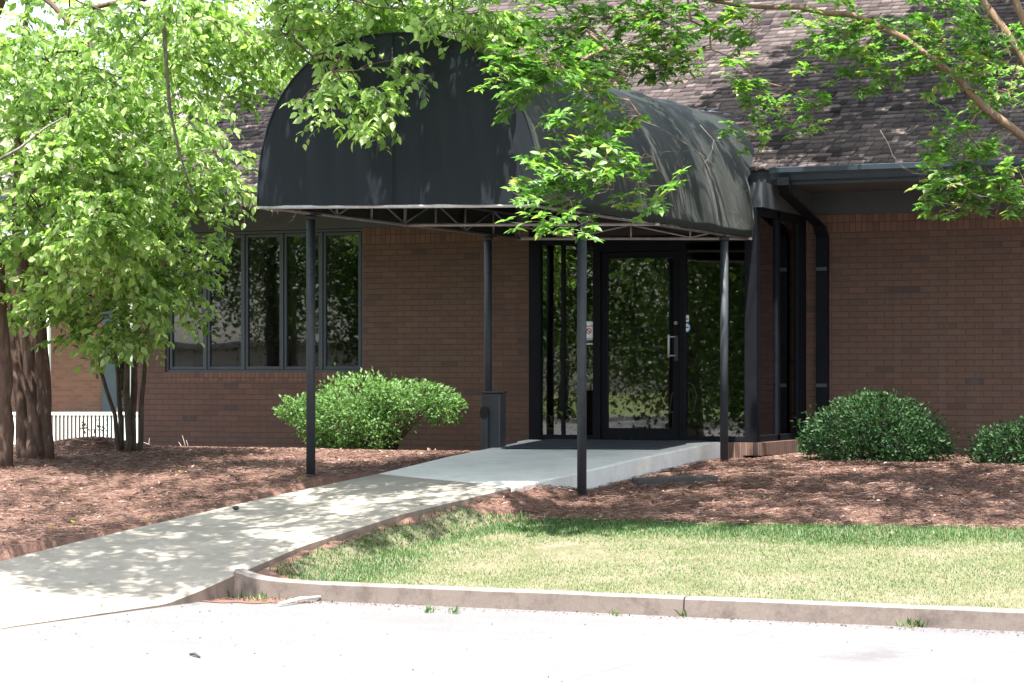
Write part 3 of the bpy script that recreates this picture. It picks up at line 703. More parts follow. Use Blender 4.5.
# ------------------------------------------------------------------ canopy
cn = thing('entrance_canopy', 'black barrel vault fabric canopy on slim dark posts over the entrance walk', 'canopy', (0, -2.9, 0))
CXL, CXR, CY0, HZ, RISE = -1.535, 1.335, -5.8, 2.285, 1.56
CXM = (CXL + CXR) / 2; HW = (CXR - CXL) / 2
def arcp(th):
    c_, s_ = math.cos(th), math.sin(th); e = 2 / 2.35
    return CXM + HW * math.copysign(abs(c_) ** e, c_), HZ + RISE * abs(s_) ** e
def barrel_end(z):
    if z < 2.93: return .0
    if z < 3.05: return (z - 2.93) / .12 * .42
    return .42 + (z - 3.05) / PITCH + .05
NT_, NS = 96, 110
P = []
ths = np.linspace(0, math.pi, NT_)
for i, th in enumerate(ths):
    x, z = arcp(th); ye = barrel_end(z); row = []
    for j in range(NS):
        y = CY0 + (ye - CY0) * j / (NS - 1)
        u = (y - CY0) / 1.45; bay = abs(math.sin(math.pi * u)) if y < 0 else abs(math.sin(math.pi * y / .8)) * .5
        fold = (.007 * math.sin(y * 5.3 + 2.2 * math.sin(th * 2) + x) + .005 * math.sin(y * 8.9 + 1.2 * math.sin(y * 2.1) + 2 * math.cos(th))) * (.35 + .65 * max(0, min(1, (y + 4) / 3))) + .0012 * math.sin(y * 21 + 5 * math.sin(th * 3))
        k = 1 - .022 * bay + fold * .9 * min(1, (j / 8)) 
        if i < 2 or i > NT_ - 3: k = 1 - .01 * bay
        row.append((CXM + (x - CXM) * k, y, HZ + (z - HZ) * k))
    P.append(row)
b = B(); b.grid(P, flip=True); bar = b.build('canopy_top', M['canvas_side'], cn, solid=.004)
# front panel, slightly slack
b = B(); P = []
for i, th in enumerate(ths):
    x, z = arcp(th); row = []
    for k in np.linspace(0, 1, 30):
        xx = CXM + (x - CXM) * k; zz = HZ + (z - HZ) * k if True else z
        edge_ = min(1, (1 - k) * 6)
        yy = CY0 - .004 + edge_ * (.014 * math.sin(xx * 5.0 + .6) + .008 * math.sin(xx * 12 + zz * 1.2) + .006 * math.sin(xx * 23 + zz * 2.4))
        row.append((xx, yy, zz))
    P.append(row)
b.grid(P); fp = b.build('canopy_front', M['canvas'], cn)
b = B(); b.box(at(393, 150, 'Y', CY0)[0] - .004, at(393, 150, 'Y', CY0)[0] + .004, CY0 - .035, CY0 - .03, HZ + .01, HZ + 1.50); 
# welt round the front edge
b = B(); b.tube([(arcp(t_)[0], CY0 - .004, arcp(t_)[1]) for t_ in np.linspace(0, math.pi, 60)], .011, 6); b.build('front_welt', M['canvas'], cn)
b = B()
for xx in (at(393, 150, 'Y', CY0)[0], ):
    zz = HZ + RISE * (1 - abs((xx - CXM) / HW) ** 2.35) ** (1 / 2.35)
    b.tube([(xx, CY0 - .012 - .014 * 0, HZ + .01), (xx, CY0 - .016, (HZ + zz) / 2), (xx, CY0 - .012, zz)], .006, 5)
b.build('panel_seam', M['canvas_side'], cn)
# flashing tape where the vault meets the roof, and the right hand flap
pts = []
for th in np.linspace(.62, math.pi - .62, 70):
    x, z = arcp(th); 
    if z > 3.06: pts.append((x + (x - CXM) * .012, barrel_end(z) - .02, z + .02 - (x - CXM) * .0))
b = B(); b.tube(pts, .036, 6); b.build('flashing', M['tape'], cn)
# frame
def sq(bb, p, q, w=.013): bb.tube([p, q], w * 1.25, 4, sm=False)
fr = B()
for y in (CY0, -2.85, -.02):
    if y > -1: fr = B()
    fr.tube([(CXL + .01, y + .012, HZ - .012), (CXR - .01, y + .012, HZ - .012)], .017, 6)
    if y < -1: fr.build('cross_bar', M['tube'], cn); fr = B()
fr.tube([(CXL + .01, -.02, HZ + .14), (CXR - .01, -.02, HZ + .14)], .012, 6)
xs_ = np.linspace(CXL + .02, CXR - .02, 5)
for k, x in enumerate(xs_): fr.tube([(x, -.02, HZ), (x, -.02, HZ + .14)], .010, 6)
for k in range(4):
    a_, c_ = (HZ, HZ + .14) if k % 2 == 1 else (HZ + .14, HZ)
    fr.tube([(xs_[k], -.02, a_), (xs_[k + 1], -.02, c_)], .009, 6)
fr.build('end_truss', M['tube'], cn)
fr = B()
for x in (CXL + .06, CXR - .06):
    fr = B()
    fr.tube([(x, CY0, HZ - .012), (x, 0, HZ - .012)], .017, 6); fr.tube([(x, CY0, HZ + .26), (x, 0, HZ + .26)], .014, 6)
    yv = [-5.11 + .73 * k for k in range(8)]; yv[-1] = -.03
    for k, y in enumerate(yv):
        fr.tube([(x, y, HZ), (x, y, HZ + .26)], .012, 6)
        if k < 7:
            a_, c_ = (HZ + .26, HZ) if k % 2 == 0 else (HZ, HZ + .26)
            fr.tube([(x, y, a_), (x, yv[k + 1], c_)], .011, 6)
    fr.build('side_truss', M['tube_dark'], cn)
for y in (-4.35, -2.85, -1.42, -.02):
    fr = B()
    fr.tube([(CXM + (arcp(t_)[0] - CXM) * .975, y, HZ + (arcp(t_)[1] - HZ) * .975) for t_ in np.linspace(0, math.pi, 40)], .014, 6)
    fr.build('bow', M['tube_dark'], cn)
for (x, y, zb, lab) in ((-1.5, -4.86, -.26, 'front left canopy post standing in pine straw'), (-1.5, -.82, -.18, 'rear left canopy post behind the ash bin'), (1.27, -4.68, -.45, 'front right canopy post in front of the doors'), (1.27, -.76, -.22, 'rear right canopy post beside the glass bay')):
    p = B(); p.tube([(x, y, zb), (x, y, HZ - .03)], .044, 20)
    o = p.build('post', M['post'], cn)
    f = B(); f.box(x - .075, x + .075, y - .075, y + .075, HZ - .03, HZ - .018); f.tube([(x, y, HZ - .07), (x, y, HZ - .03)], .055, 20); f.build('cap_plate', M['post'], o)

# the whole canopy sits a little out of level: lower on its right side
for o in [cn] + list(cn.children_recursive):
    if o.type == 'MESH' and not o.get('_t'):
        co = np.empty(len(o.data.vertices) * 3); o.data.vertices.foreach_get('co', co); co = co.reshape(-1, 3)
        hi = np.clip((co[:, 2] - 1.5) / .5, 0, 1); co[:, 2] += -(co[:, 0] - CXM) * .0223 * hi; o.data.vertices.foreach_set('co', co.ravel()); o.data.update()
# ------------------------------------------------------------------ things at the door
dm = B(); c_ = [(-.90, -.12), (.97, -.06), (.72, -.76), (-1.0, -1.02)]
c_ = [(-1.0, -.12), (.82, -.10), (.80, -1.50), (-.95, -1.65)]
c_ = [np.array(q) for q in c_]
Pm = []
for i in range(31):
    row = []
    for j in range(9):
        u, v = i / 30, j / 8
        q = (c_[3] * (1 - u) + c_[2] * u) * (1 - v) + (c_[0] * (1 - u) + c_[1] * u) * v
        row.append((q[0], min(q[1], -.04), float(np.interp(-q[1], [.45, 2.58], [0, -.10])) + .014 + .006 * max(0, math.sin(u * 17)) * (1 - v)))
    Pm.append(row)
dm.grid(Pm, flip=False); o = dm.build('door_mat', M['mat'], solid=-.012); tag(o, 'dark ribbed mat lying on the porch slab at the glass door', 'door mat')

# ash bin: slab sided box with a slanted pocket and round opening
ab = thing('ash_bin', 'black upright ash bin with round opening beside the rear left post', 'bin', tuple(at(489, 453, 'Z', -.12)))
bx_, by_, bz_ = at(489, 454, 'Z', -.12)
ang = rad(8)
def rotp(p, c=(bx_, by_)): return (c[0] + (p[0]) * math.cos(ang) - p[1] * math.sin(ang), c[1] + p[0] * math.sin(ang) + p[1] * math.cos(ang), p[2])
def rbox(bb, x0, x1, y0, y1, z0, z1, m=0):
    v = [rotp((x, y, z)) for x in (x0, x1) for y in (y0, y1) for z in (z0, z1)]
    bb.add(v, [(0, 1, 3, 2), (4, 6, 7, 5), (0, 4, 5, 1), (2, 3, 7, 6), (0, 2, 6, 4), (1, 5, 7, 3)], m)
b = B(); rbox(b, -.09, .13, .0, .22, bz_, bz_ + .66); b.build('body', M['black_plastic'], ab, bevel=.015)
b = B(); rbox(b, -.105, .145, -.01, .23, bz_ + .661, bz_ + .68); b.build('lid', M['black_plastic'], ab, bevel=.008)
b = B(); rbox(b, -.085, .0, -.045, -.002, bz_ + .02, bz_ + .52); b.build('ash_tube', M['post'], ab, bevel=.03)
b = B(); pc = [rotp((-.04 + .05 * math.cos(a), -.046, bz_ + .45 + .07 * math.sin(a))) for a in np.linspace(0, 2 * math.pi, 20, endpoint=False)]; pd = [rotp((-.04 + .05 * math.cos(a), -.052, bz_ + .45 + .07 * math.sin(a))) for a in np.linspace(0, 2 * math.pi, 20, endpoint=False)]
b.add(pc + pd, [tuple(range(20, 40))] + [(i, (i + 1) % 20, (i + 1) % 20 + 20, i + 20) for i in range(20)]); b.build('opening', M['black_hole'], ab)

# flower pots inside the glass
pots = [(551, -1), (564, -1), (577, 0), (690, 1), (703, 2), (718, 3), (731, 4)]
pl = ['pale pot with small plant inside the left sidelight, nearest the brick wall', 'pale pot inside the left sidelight beside its thin mullion', 'pale pot inside the left sidelight nearest the door',
      'pale pot inside the right sidelight, nearest the door', 'pale pot inside the right sidelight, second from the door', 'pale pot inside the right sidelight, third from the door', 'pale pot inside the right sidelight, nearest the bay corner']
def leaf_arrays(O, D, N, L, W, fold=.12, curl=.10):
    O, D, N = map(np.asarray, (O, D, N)); n = len(O); S = np.cross(D, N); S /= np.linalg.norm(S, axis=1)[:, None] + 1e-9; N2 = np.cross(S, D)
    L = np.asarray(L)[:, None] * np.ones((n, 1)); W = np.asarray(W)[:, None] * np.ones((n, 1))
    def p(u, v, z): return O + D * (L * u) + S * (W * v) + N2 * (L * z)
    V = np.stack([p(0, 0, 0), p(.28, -.42, fold * .7), p(.60, -.40, fold * .5), p(1, 0, -curl), p(.60, .40, fold * .5), p(.28, .42, fold * .7), p(.5, 0, 0)], 1)
    t = np.array([(0, 6, 1), (1, 6, 2), (6, 3, 2), (0, 5, 6), (5, 4, 6), (6, 4, 3)])
    T = (np.arange(n)[:, None, None] * 7 + t[None]).reshape(-1, 3)
    return V.reshape(-1, 3), T
def rand_unit(r, n):
    v = r.normal(size=(n, 3)); return v / np.linalg.norm(v, axis=1)[:, None]
for k, (px, _) in enumerate(pots):
    c = at(px, 434, 'Y', .13); c[2] = .012
    t_ = thing('flower_pot', pl[k], 'flower pot', tuple(c), group='pots standing inside the entrance glass')
    b = B(); b.lathe([(.0, .0), (.040, .0), (.055, .10), (.060, .10), (.060, .125), (.052, .125), (.050, .10), (0, .10)], c); b.build('pot', M['pot'], t_)
    r_ = np.random.RandomState(40 + k); n = 26; d = rand_unit(r_, n); d[:, 2] = abs(d[:, 2]) + .5; d /= np.linalg.norm(d, axis=1)[:, None]
    hgt = .10 + .12 * (k % 3)
    V, T = leaf_arrays(c + [0, 0, .11] + d * r_.uniform(.01, hgt, n)[:, None], d, rand_unit(r_, n), r_.uniform(.05, .09, n), r_.uniform(.03, .05, n))
    tri_obj('foliage', V, T, np.repeat(r_.uniform(0, 1, n), 7), M['leaf_far'], t_)

# drain splash block, stick, rocks, litter
c = at(676, 486, 'Z', -.33); gz = float(ground_z(c[0], c[1]))
b = B(); q0 = surf_hit(637, 487, ground_z) + [0, 0, .03]; q1 = surf_hit(718, 483, ground_z) + [0, 0, .035]
dv = q1 - q0; ln_ = np.linalg.norm(dv[:2]); dv = dv / ln_; nv = np.array([-dv[1], dv[0], 0])
V = []
for a_, zt_ in ((0, .05), (1, .035)):
    for w_, z_ in ((0, 0), (0, 1), (.24, 1), (.24, 0)): V.append(q0 + dv * ln_ * a_ + nv * w_ + np.array([0, 0, -.03 + (zt_ + .03) * z_]))
b.add(V, [(0, 1, 2, 3), (4, 7, 6, 5), (0, 4, 5, 1), (1, 5, 6, 2), (2, 6, 7, 3)]); o = b.build('splash_block', M['dark_block'], bevel=.012); tag(o, 'dark flat concrete block lying in pine straw beside the porch slab', 'block')
q0 = at(279, 604, 'Z', LOT_Z + .02); q1 = at(320, 597, 'Z', LOT_Z + .03)
b = B(); b.tube([q0, q0 * .5 + q1 * .5 + [0, 0, .012], q1], [.012, .015, .011], 8); o = b.build('wood_stick', M['pale_stick']); tag(o, 'pale bleached stick lying at the foot of the kerb corner', 'stick')
q0 = at(190, 654, 'Z', LOT_Z + .008); q1 = at(200, 657, 'Z', LOT_Z + .008)
b = B(); b.tube([q0, (q0 + q1) / 2 + [0, 0, .01], q1], [.006, .010, .005], 6); o = b.build('twig', M['dark_block']); tag(o, 'tiny dark twig on the bare asphalt in front of the walkway', 'twig')
def rock(px, py, z, s, label, seed, mat='rock'):
    r_ = np.random.RandomState(seed); c = at(px, py, 'Z', z); b = B(); P = []
    for i in range(7):
        th = math.pi * i / 6; row = []
        for j in range(11):
            ph = 2 * math.pi * (j % 10) / 10; k = 1 + .25 * math.sin(3 * ph + seed) * math.sin(th) + .1 * math.sin(5 * ph + 2 * th)
            row.append((c[0] + s[0] * k * math.sin(th) * math.cos(ph), c[1] + s[1] * k * math.sin(th) * math.sin(ph), c[2] + s[2] * math.cos(th)))
        P.append(row)
    b.grid(P, flip=True); o = b.build('rock', M[mat]); tag(o, label, 'rock')
rock(60, 491, float(ground_z(-3.4, -6.2)) + .01, (.10, .07, .03), 'small flat grey rock lying in the left pine straw bed', 2)
rock(20, 479, -.36, (.09, .07, .02), 'pale stone in the straw near the leftmost tree trunks', 3)
rock(236, 508, -.43, (.03, .03, .02), 'small dark pebble on the walkway edge', 4, 'dark_block')

# fallen leaves (individual, countable)
rl = np.random.RandomState(17)
spots = [(180, 474, 0), (62, 493, 0), (240, 490, 0), (232, 468, 0), (300, 481, 0), (146, 521, 0), (90, 512, 0), (48, 530, 0), (92, 459, 0), (122, 523, 0), (72, 524, 0), (206, 486, 0), (620, 485, 1), (640, 498, 1), (735, 466, 1), (770, 500, 1), (675, 508, 1), (706, 492, 1), (520, 520, 1), (828, 486, 1), (91, 582, 2), (420, 507, 2), (338, 486, 2)]
for k, (px, py, w_) in enumerate(spots):
    c = surf_hit(px, py, ground_z if w_ < 2 else (lambda x, y: .5 * wl(y, 2) + .5 * wr(y, 2))) + np.array([0, 0, .012])
    a = rl.uniform(0, 6.28); D_ = np.array([[math.cos(a), math.sin(a), .25]]); D_ /= np.linalg.norm(D_)
    V, T = leaf_arrays([c], D_, [[.2, .3, .9]], [.07], [.055])
    o = tri_obj('fallen_leaf', V, T, [rl.uniform()] * 7, M['leaf_yellow'])
    where = ['on the straw left of the walkway', 'on the straw right of the porch slab', 'on the concrete walkway'][w_]
    tag(o, 'small yellow fallen leaf ' + where, 'leaf', ['fallen leaves left of the walkway', 'fallen leaves right of the porch slab', 'fallen leaves on the walkway'][w_])

# ------------------------------------------------------------------ vegetation
def merge(parts):
    Vs, Ts, tn, mi = [], [], [], []; n = 0
    for V, T, t, m in parts:
        Vs.append(V); Ts.append(np.asarray(T) + n); tn.append(t); mi.append(np.full(len(T), m)); n += len(V)
    return np.concatenate(Vs), np.concatenate(Ts), np.concatenate(tn), np.concatenate(mi)
def tube_arrays(pts, rs_, sides=4):
    b = B(); b.tube(pts, rs_, sides, caps=False); V = np.concatenate(b.v); T = []
    for q in b.f: T += [(q[0], q[1], q[2]), (q[0], q[2], q[3])]
    return V, np.array(T)
def spray_templates(r, kind, n=10):
    """one twig with its leaves; x = outward, z = up"""
    out = []
    for _ in range(n):
        parts = []
        if kind == 'birch':
            L = r.uniform(.38, .62); segs = [np.zeros(3)]; d = np.array([1, 0, r.uniform(-.1, .3)])
            for k in range(7):
                d = d + np.array([0, r.normal(0, .12), -.16]); d /= np.linalg.norm(d); segs.append(segs[-1] + d * L / 7)
            mains = [segs]
            for s_ in (-1, 1):
                k0 = r.randint(1, 4); p0 = segs[k0]; d = np.array([.7, s_ * .8, 0.]); sub = [p0]
                for k in range(4):
                    d = d + np.array([0, 0, -.18]); d /= np.linalg.norm(d); sub.append(sub[-1] + d * L / 8)
                mains.append(sub)
            O, D, N, S = [], [], [], []
            for sg in mains:
                V, T = tube_arrays(sg, list(np.linspace(.0035, .0015, len(sg))), 3); parts.append((V, T, np.full(len(V), .5), 1))
                for k in range(1, len(sg)):
                    for s_ in ((-1, 1) if r.uniform() < .6 else (r.choice([-1, 1]),)):
                        p = sg[k] + (sg[k - 1] - sg[k]) * r.uniform(0, .6); t_ = sg[k] - sg[k - 1]; t_ = t_ / np.linalg.norm(t_)
                        sd = np.array([-t_[1], t_[0], 0]); sd /= np.linalg.norm(sd) + 1e-6
                        dd = t_ * r.uniform(.3, .8) + sd * s_ * r.uniform(.5, 1) + np.array([0, 0, -r.uniform(.1, .7)]); dd /= np.linalg.norm(dd)
                        nn = np.array([0, 0, 1.]) + r.normal(0, .45, 3)
                        O.append(p); D.append(dd); N.append(nn); S.append(r.uniform(.05, .118))
            S = np.array(S); V, T = leaf_arrays(O, D, N, S, S * .62)
            parts.append((V, T, np.repeat(np.clip(r.normal(.48, .32, len(S)), 0, 1), 7), 0))
        elif kind == 'myrtle':
            O, D, N, S = [], [], [], []
            L = r.uniform(.30, .50); segs = [np.zeros(3)]; d = np.array([1, 0, r.uniform(-.3, .2)])
            for k in range(6):
                d = d + np.array([0, r.normal(0, .25), r.normal(-.03, .12)]); d /= np.linalg.norm(d); segs.append(segs[-1] + d * L / 6)
            mains = [segs]
            for q in range(r.randint(2, 5)):
                k0 = r.randint(1, 6); d = np.array([.6, r.choice([-1, 1]) * .8, r.uniform(-.3, .5)]); sub = [segs[k0]]
                for k in range(3):
                    d = d / np.linalg.norm(d) + r.normal(0, .2, 3); d /= np.linalg.norm(d); sub.append(sub[-1] + d * L / 9)
                mains.append(sub)
            for sg in mains:
                V, T = tube_arrays(sg, list(np.linspace(.004, .0015, len(sg))), 3); parts.append((V, T, np.full(len(V), .5), 1))
                tip = sg[-1]; t_ = sg[-1] - sg[-2]; t_ /= np.linalg.norm(t_)
                ends = [(tip, r.randint(6, 9))] + [(sg[k], r.randint(2, 4)) for k in range(2, len(sg) - 1, 1) if r.uniform() < .6]
                for c, nl in ends:
                    a0 = r.uniform(0, 6.28)
                    for q in range(nl):
                        a = a0 + q * 2.4; dd = np.array([math.cos(a), math.sin(a), r.uniform(-.25, .25)]) + t_ * .35; dd /= np.linalg.norm(dd)
                        O.append(c); D.append(dd); N.append(np.array([0, 0, 1.]) + r.normal(0, .25, 3)); S.append(r.uniform(.06, .105))
            S = np.array(S); V, T = leaf_arrays(O, D, N, S, S * .5)
            parts.append((V, T, np.repeat(np.clip(r.normal(.48, .32, len(S)), 0, 1), 7), 0))
        else:   # far: coarser clumps
            n_ = 60; O = r.normal(0, .30, (n_, 3)); D = rand_unit(r, n_); N = rand_unit(r, n_); N[:, 2] += 1
            S = r.uniform(.07, .12, n_); V, T = leaf_arrays(O, D, N, S, S * .7)
            parts.append((V, T, np.repeat(np.clip(r.normal(.5, .25, n_), 0, 1), 7), 0))
        out.append(merge(parts))
    return out
TPL = {k: spray_templates(np.random.RandomState(s), k) for k, s in (('birch', 1), ('myrtle', 2), ('far', 3))}

def scatter_sprays(r, P, out_dir, kind, scale=(1, 1), tilt=.35, tshift=0.0):
    tp = TPL[kind]; idx = r.randint(0, len(tp), len(P)); parts = []
    az = np.arctan2(out_dir[:, 1], out_dir[:, 0]) + r.normal(0, .7, len(P))
    for k in range(len(tp)):
        sel = np.where(idx == k)[0]
        if not len(sel): continue
        V, T, tn, mi = tp[k]; m = len(sel); a = az[sel]; s_ = r.uniform(scale[0], scale[1], m); ti = r.normal(0, tilt, m); ro = r.normal(0, tilt, m)
        ca, sa, ct, st, cr, sr = np.cos(a), np.sin(a), np.cos(ti), np.sin(ti), np.cos(ro), np.sin(ro)
        x = V[:, 0][None] * ct[:, None] + V[:, 2][None] * st[:, None]; z = -V[:, 0][None] * st[:, None] + V[:, 2][None] * ct[:, None]; y = V[:, 1][None] + 0 * x
        y, z = y * cr[:, None] - z * sr[:, None], y * sr[:, None] + z * cr[:, None]
        X = (x * ca[:, None] - y * sa[:, None]) * s_[:, None] + P[sel, 0][:, None]; Y = (x * sa[:, None] + y * ca[:, None]) * s_[:, None] + P[sel, 1][:, None]; Z = z * s_[:, None] + P[sel, 2][:, None]
        W = np.stack([X, Y, Z], -1).reshape(-1, 3)
        TT = (T[None] + (np.arange(m) * len(V))[:, None, None]).reshape(-1, 3)
        tt = np.clip(tn[None] + r.normal(tshift, .14, m)[:, None], 0, 1).ravel()
        parts.append((W, TT, tt, mi))
    Vs, Ts, tn, mi = [], [], [], []; n = 0
    for V, T, t, m_ in parts:
        Vs.append(V); Ts.append(T + n); tn.append(t); mi.append(np.tile(m_, len(T) // len(m_))); n += len(V)
    return np.concatenate(Vs), np.concatenate(Ts), np.concatenate(tn), np.concatenate(mi)

def grow_tree(name, label, base, stems, targets, kind, leaf, barkm, seed, group=None, cat='tree', scale=(.9, 1.15), sides=10, step=.35, twig_r=.0035, tilt=.35, tshift=0.0):
    """stems: list of [(x,y,z,r),...]. targets: spray root points. Branches grow from the nearest wood to every target."""
    r = np.random.RandomState(seed); t_ = thing(name, label, cat, tuple(base), group=group)
    pos, par, rad_, chains = [], [], [], []
    for st in stems:
        st = np.array(st, float); ch = []; prev = -1
        for i in range(len(st) - 1):
            n = max(2, int(np.linalg.norm(st[i + 1, :3] - st[i, :3]) / .22))
            for k in range(n + (1 if i == len(st) - 2 else 0)):
                q = st[i] + (st[i + 1] - st[i]) * k / n
                wob = r.normal(0, .012, 3) * min(1, i + k)
                pos.append(q[:3] + wob); par.append(prev); rad_.append(q[3]); prev = len(pos) - 1; ch.append(prev)
        chains.append((ch, True))
    minr = np.array(rad_ + [])
    T_ = np.asarray(targets, float)
    P0 = np.array(pos); dmin = np.array([np.min(np.linalg.norm(P0 - q, axis=1)) for q in T_]); order = np.argsort(dmin)
    pos_arr = np.zeros((len(pos) + len(T_) * 24, 3)); pos_arr[:len(pos)] = P0; cnt = len(pos)
    nst = len(pos); odir = []
    for ti in order:
        q = T_[ti]; d = pos_arr[:cnt] - q; dist = np.linalg.norm(d, axis=1)
        cost = dist + .35 * np.maximum(0, pos_arr[:cnt, 2] - q[2] - .3) + np.where(np.arange(cnt) < nst, .0, .0)
        j = int(np.argmin(cost)); a = pos_arr[j].copy(); L = np.linalg.norm(q - a); n = min(20, max(1, int(math.ceil(L / step))))
        prev = j; ch = [j]; bend = r.normal(0, .08 * L, 3); bend[2] = abs(bend[2]) * .6 + .06 * L
        for k in range(1, n + 1):
            u = k / n; p = a + (q - a) * u + bend * math.sin(math.pi * u) * .9 + (r.normal(0, .015, 3) if k < n else 0)
            pos_arr[cnt] = p; par.append(prev); rad_.append(0); prev = cnt; ch.append(cnt); cnt += 1
        chains.append((ch, False)); odir.append((ti, ch[-1], q - a))
    N = cnt; area = np.zeros(N); E = 2.35
    nch = np.zeros(N, int)
    for i in range(N):
        if par[i] >= 0: nch[par[i]] += 1
    area[nch == 0] = twig_r ** E
    for i in range(N - 1, -1, -1):
        if area[i] == 0: area[i] = twig_r ** E
        if par[i] >= 0 and not (i < nst and par[i] < nst and False): area[par[i]] += area[i]
    R_ = area ** (1 / E)
    for i in range(nst): R_[i] = max(rad_[i], min(R_[i], rad_[i] * 1.3))
    bt = B()
    for ch, stem in chains:
        pts = [pos_arr[i] for i in ch]; rs_ = [R_[i] for i in ch]
        if not stem: rs_[0] = min(rs_[0], rs_[1] * 1.25)
        bt.tube(pts, rs_, sides if stem else (5 if max(rs_) < .02 else 7), caps=stem)
    bt.build('trunk', barkm, t_)
    tips = np.array([pos_arr[o[1]] for o in odir]); od = np.array([o[2] for o in odir])
    cen = np.array(base)[:2]; outw = tips[:, :2] - np.mean(P0[:, :2], axis=0); outw = outw / (np.linalg.norm(outw, axis=1)[:, None] + .3) + od[:, :2] * .8
    V, T, tn, mi = scatter_sprays(r, tips, outw, kind, scale, tilt, tshift)
    tri_obj('crown', V, T, tn, [leaf, M['twig']], t_, mi)
    return t_

def blob_points(r, blobs):
    """blobs: (px, py, zc, rpx_x, rpx_y, depth_radius, n) read off the photo, turned into points in the crown's volume"""
    out = []
    for (px, py, zc, rx, ry, rd, n) in blobs:
        c = atd(px, py, zc); s_ = zc / FPX
        q = rand_unit(r, n) * (r.uniform(0, 1, n) ** .42)[:, None]
        out.append(c + CR * (q[:, 0:1] * rx * s_) + CU * (q[:, 1:2] * ry * s_) + CF * (q[:, 2:3] * rd))
    return np.concatenate(out)
def vol_points(r, boxes):
    out = []
    for (c, rd, n) in boxes:
        q = rand_unit(r, n) * (r.uniform(0, 1, n) ** .45)[:, None]; out.append(np.array(c) + q * np.array(rd))
    return np.concatenate(out)
SD = np.array(sdir)
def inside_poly(P, poly):
    x, y = P[:, 0], P[:, 1]; n = len(poly); c = np.zeros(len(P), bool)
    for i in range(n):
        x1, y1 = poly[i]; x2, y2 = poly[(i + 1) % n]
        c ^= ((y1 > y) != (y2 > y)) & (x < (x2 - x1) * (y - y1) / (y2 - y1 + 1e-12) + x1)
    return c
def bed_hit(q):
    return surf_hit(q[0], q[1], ground_z)
def walk_hit(q):
    return surf_hit(q[0], q[1], lambda x, y: .5 * wl(y, 2) + .5 * wr(y, 2))
def roof_hit(q):
    d = CF + CR * (q[0] - 512) / FPX + CU * (375 - q[1]) / FPX     # z - RZ0 = PITCH (y - RY0)
    k = (RZ0 + PITCH * (CP[1] - RY0) - CP[2]) / (d[2] - PITCH * d[1]); return CP + d * k
def canopy_hit(q): return np.array([q[0], q[1], 3.6])
def face_hit(q): return np.array([q[0], CY0, q[1]])
def shade_points(r, poly, hit, n, z0, z1, dens, rel=False):
    """where this tree's branches must hang for its shade to fall on the given patch"""
    poly = np.array(poly, float); lo, hi = poly.min(0), poly.max(0); out = []; tries = 0
    while len(out) < n and tries < 60 * n:
        tries += 1; q = r.uniform(lo, hi)
        if not inside_poly(q[None], poly)[0]: continue
        p = hit(q)
        if .5 + .5 * hnoise(p[0], p[1], 2.6, 30) * 1.6 > dens + .15: continue
        h = r.uniform(z0, z1) - (0 if rel else p[2]); out.append(p + SD / SD[2] * h)
    return np.array(out)
def W(px, py, zc, rr): p = atd(px, py, zc); return (p[0], p[1], p[2], rr)
rt = np.random.RandomState(77)

# --- left clump tree (trunks at px 20..50)
blobs = [(30, 60, 25.5, 90, 80, 1.6, 120), (70, 170, 25.0, 75, 75, 1.2, 120), (30, 250, 25.5, 60, 50, 1.0, 55), (110, 110, 25.8, 80, 80, 1.3, 120), (90, 230, 24.6, 50, 45, .8, 65), (60, 210, 27.3, 90, 75, .8, 80), (-60, 120, 26, 70, 110, 1.6, 60), (60, -60, 25.5, 140, 70, 2.0, 22), (60, 100, 27.6, 130, 100, .6, 110)]
z0 = -.32
stems = [[W(38, 468, 27, .13), W(36, 420, 27, .10), W(30, 330, 27, .085), W(18, 230, 26.8, .07), W(20, 90, 26.5, .04), W(30, -60, 26, .02)],
         [W(46, 468, 26.9, .10), W(44, 400, 26.9, .085), W(40, 300, 26.8, .07), W(62, 180, 26.3, .05), W(90, 40, 26, .03)],
         [W(26, 468, 27.05, .09), W(20, 380, 27.1, .07), W(6, 290, 27.2, .06), W(-20, 160, 27, .04), W(-50, 40, 26.5, .02)],
         [W(42, 455, 26.8, .045), W(24, 380, 26.75, .04), W(4, 340, 26.7, .035), W(-30, 260, 26.5, .02)]]
grow_tree('clump_tree', 'tree with several thick shaggy brown trunks left of the white porch column', at(38, 466, 'Z', -.3), stems, blob_points(rt, blobs), 'birch', M['leaf_birch'], M['bark_birch'], 31)
# --- leftmost trunk, cut by the frame; its crown reaches out over the walk
p = atd(-2, 470, 25.6)
stems = [[W(2, 474, 25.6, .12), W(2, 380, 25.6, .10), W(-4, 250, 25.4, .085), W(-20, 60, 25, .07), W(40, -120, 24, .045), W(150, -200, 22, .03)]]
blobs = [(205, 55, 24.5, 60, 55, .9, 75), (160, 20, 24, 90, 45, 1.2, 90), (290, 12, 23.5, 90, 38, 1.0, 100), (330, 45, 22.4, 40, 22, .4, 14), (255, 62, 24, 40, 28, .6, 16), (385, 15, 22.8, 60, 24, .8, 56), (455, 22, 22, 45, 26, .7, 34), (60, -60, 22, 120, 60, 2.0, 12)]
pts = [blob_points(rt, blobs)]
pts.append(blob_points(rt, [(352, 95, 21.6, 16, 22, .15, 6), (308, 98, 21.6, 8, 10, .12, 4), (326, 122, 21.6, 12, 12, .12, 5), (372, 118, 21.6, 12, 10, .12, 3), (338, 75, 21.6, 22, 12, .15, 5), (375, 92, 21.6, 24, 14, .15, 6), (360, 125, 21.6, 18, 12, .15, 6), (405, 60, 21.7, 15, 12, .2, 4), (480, 55, 21.8, 22, 10, .3, 5)]))
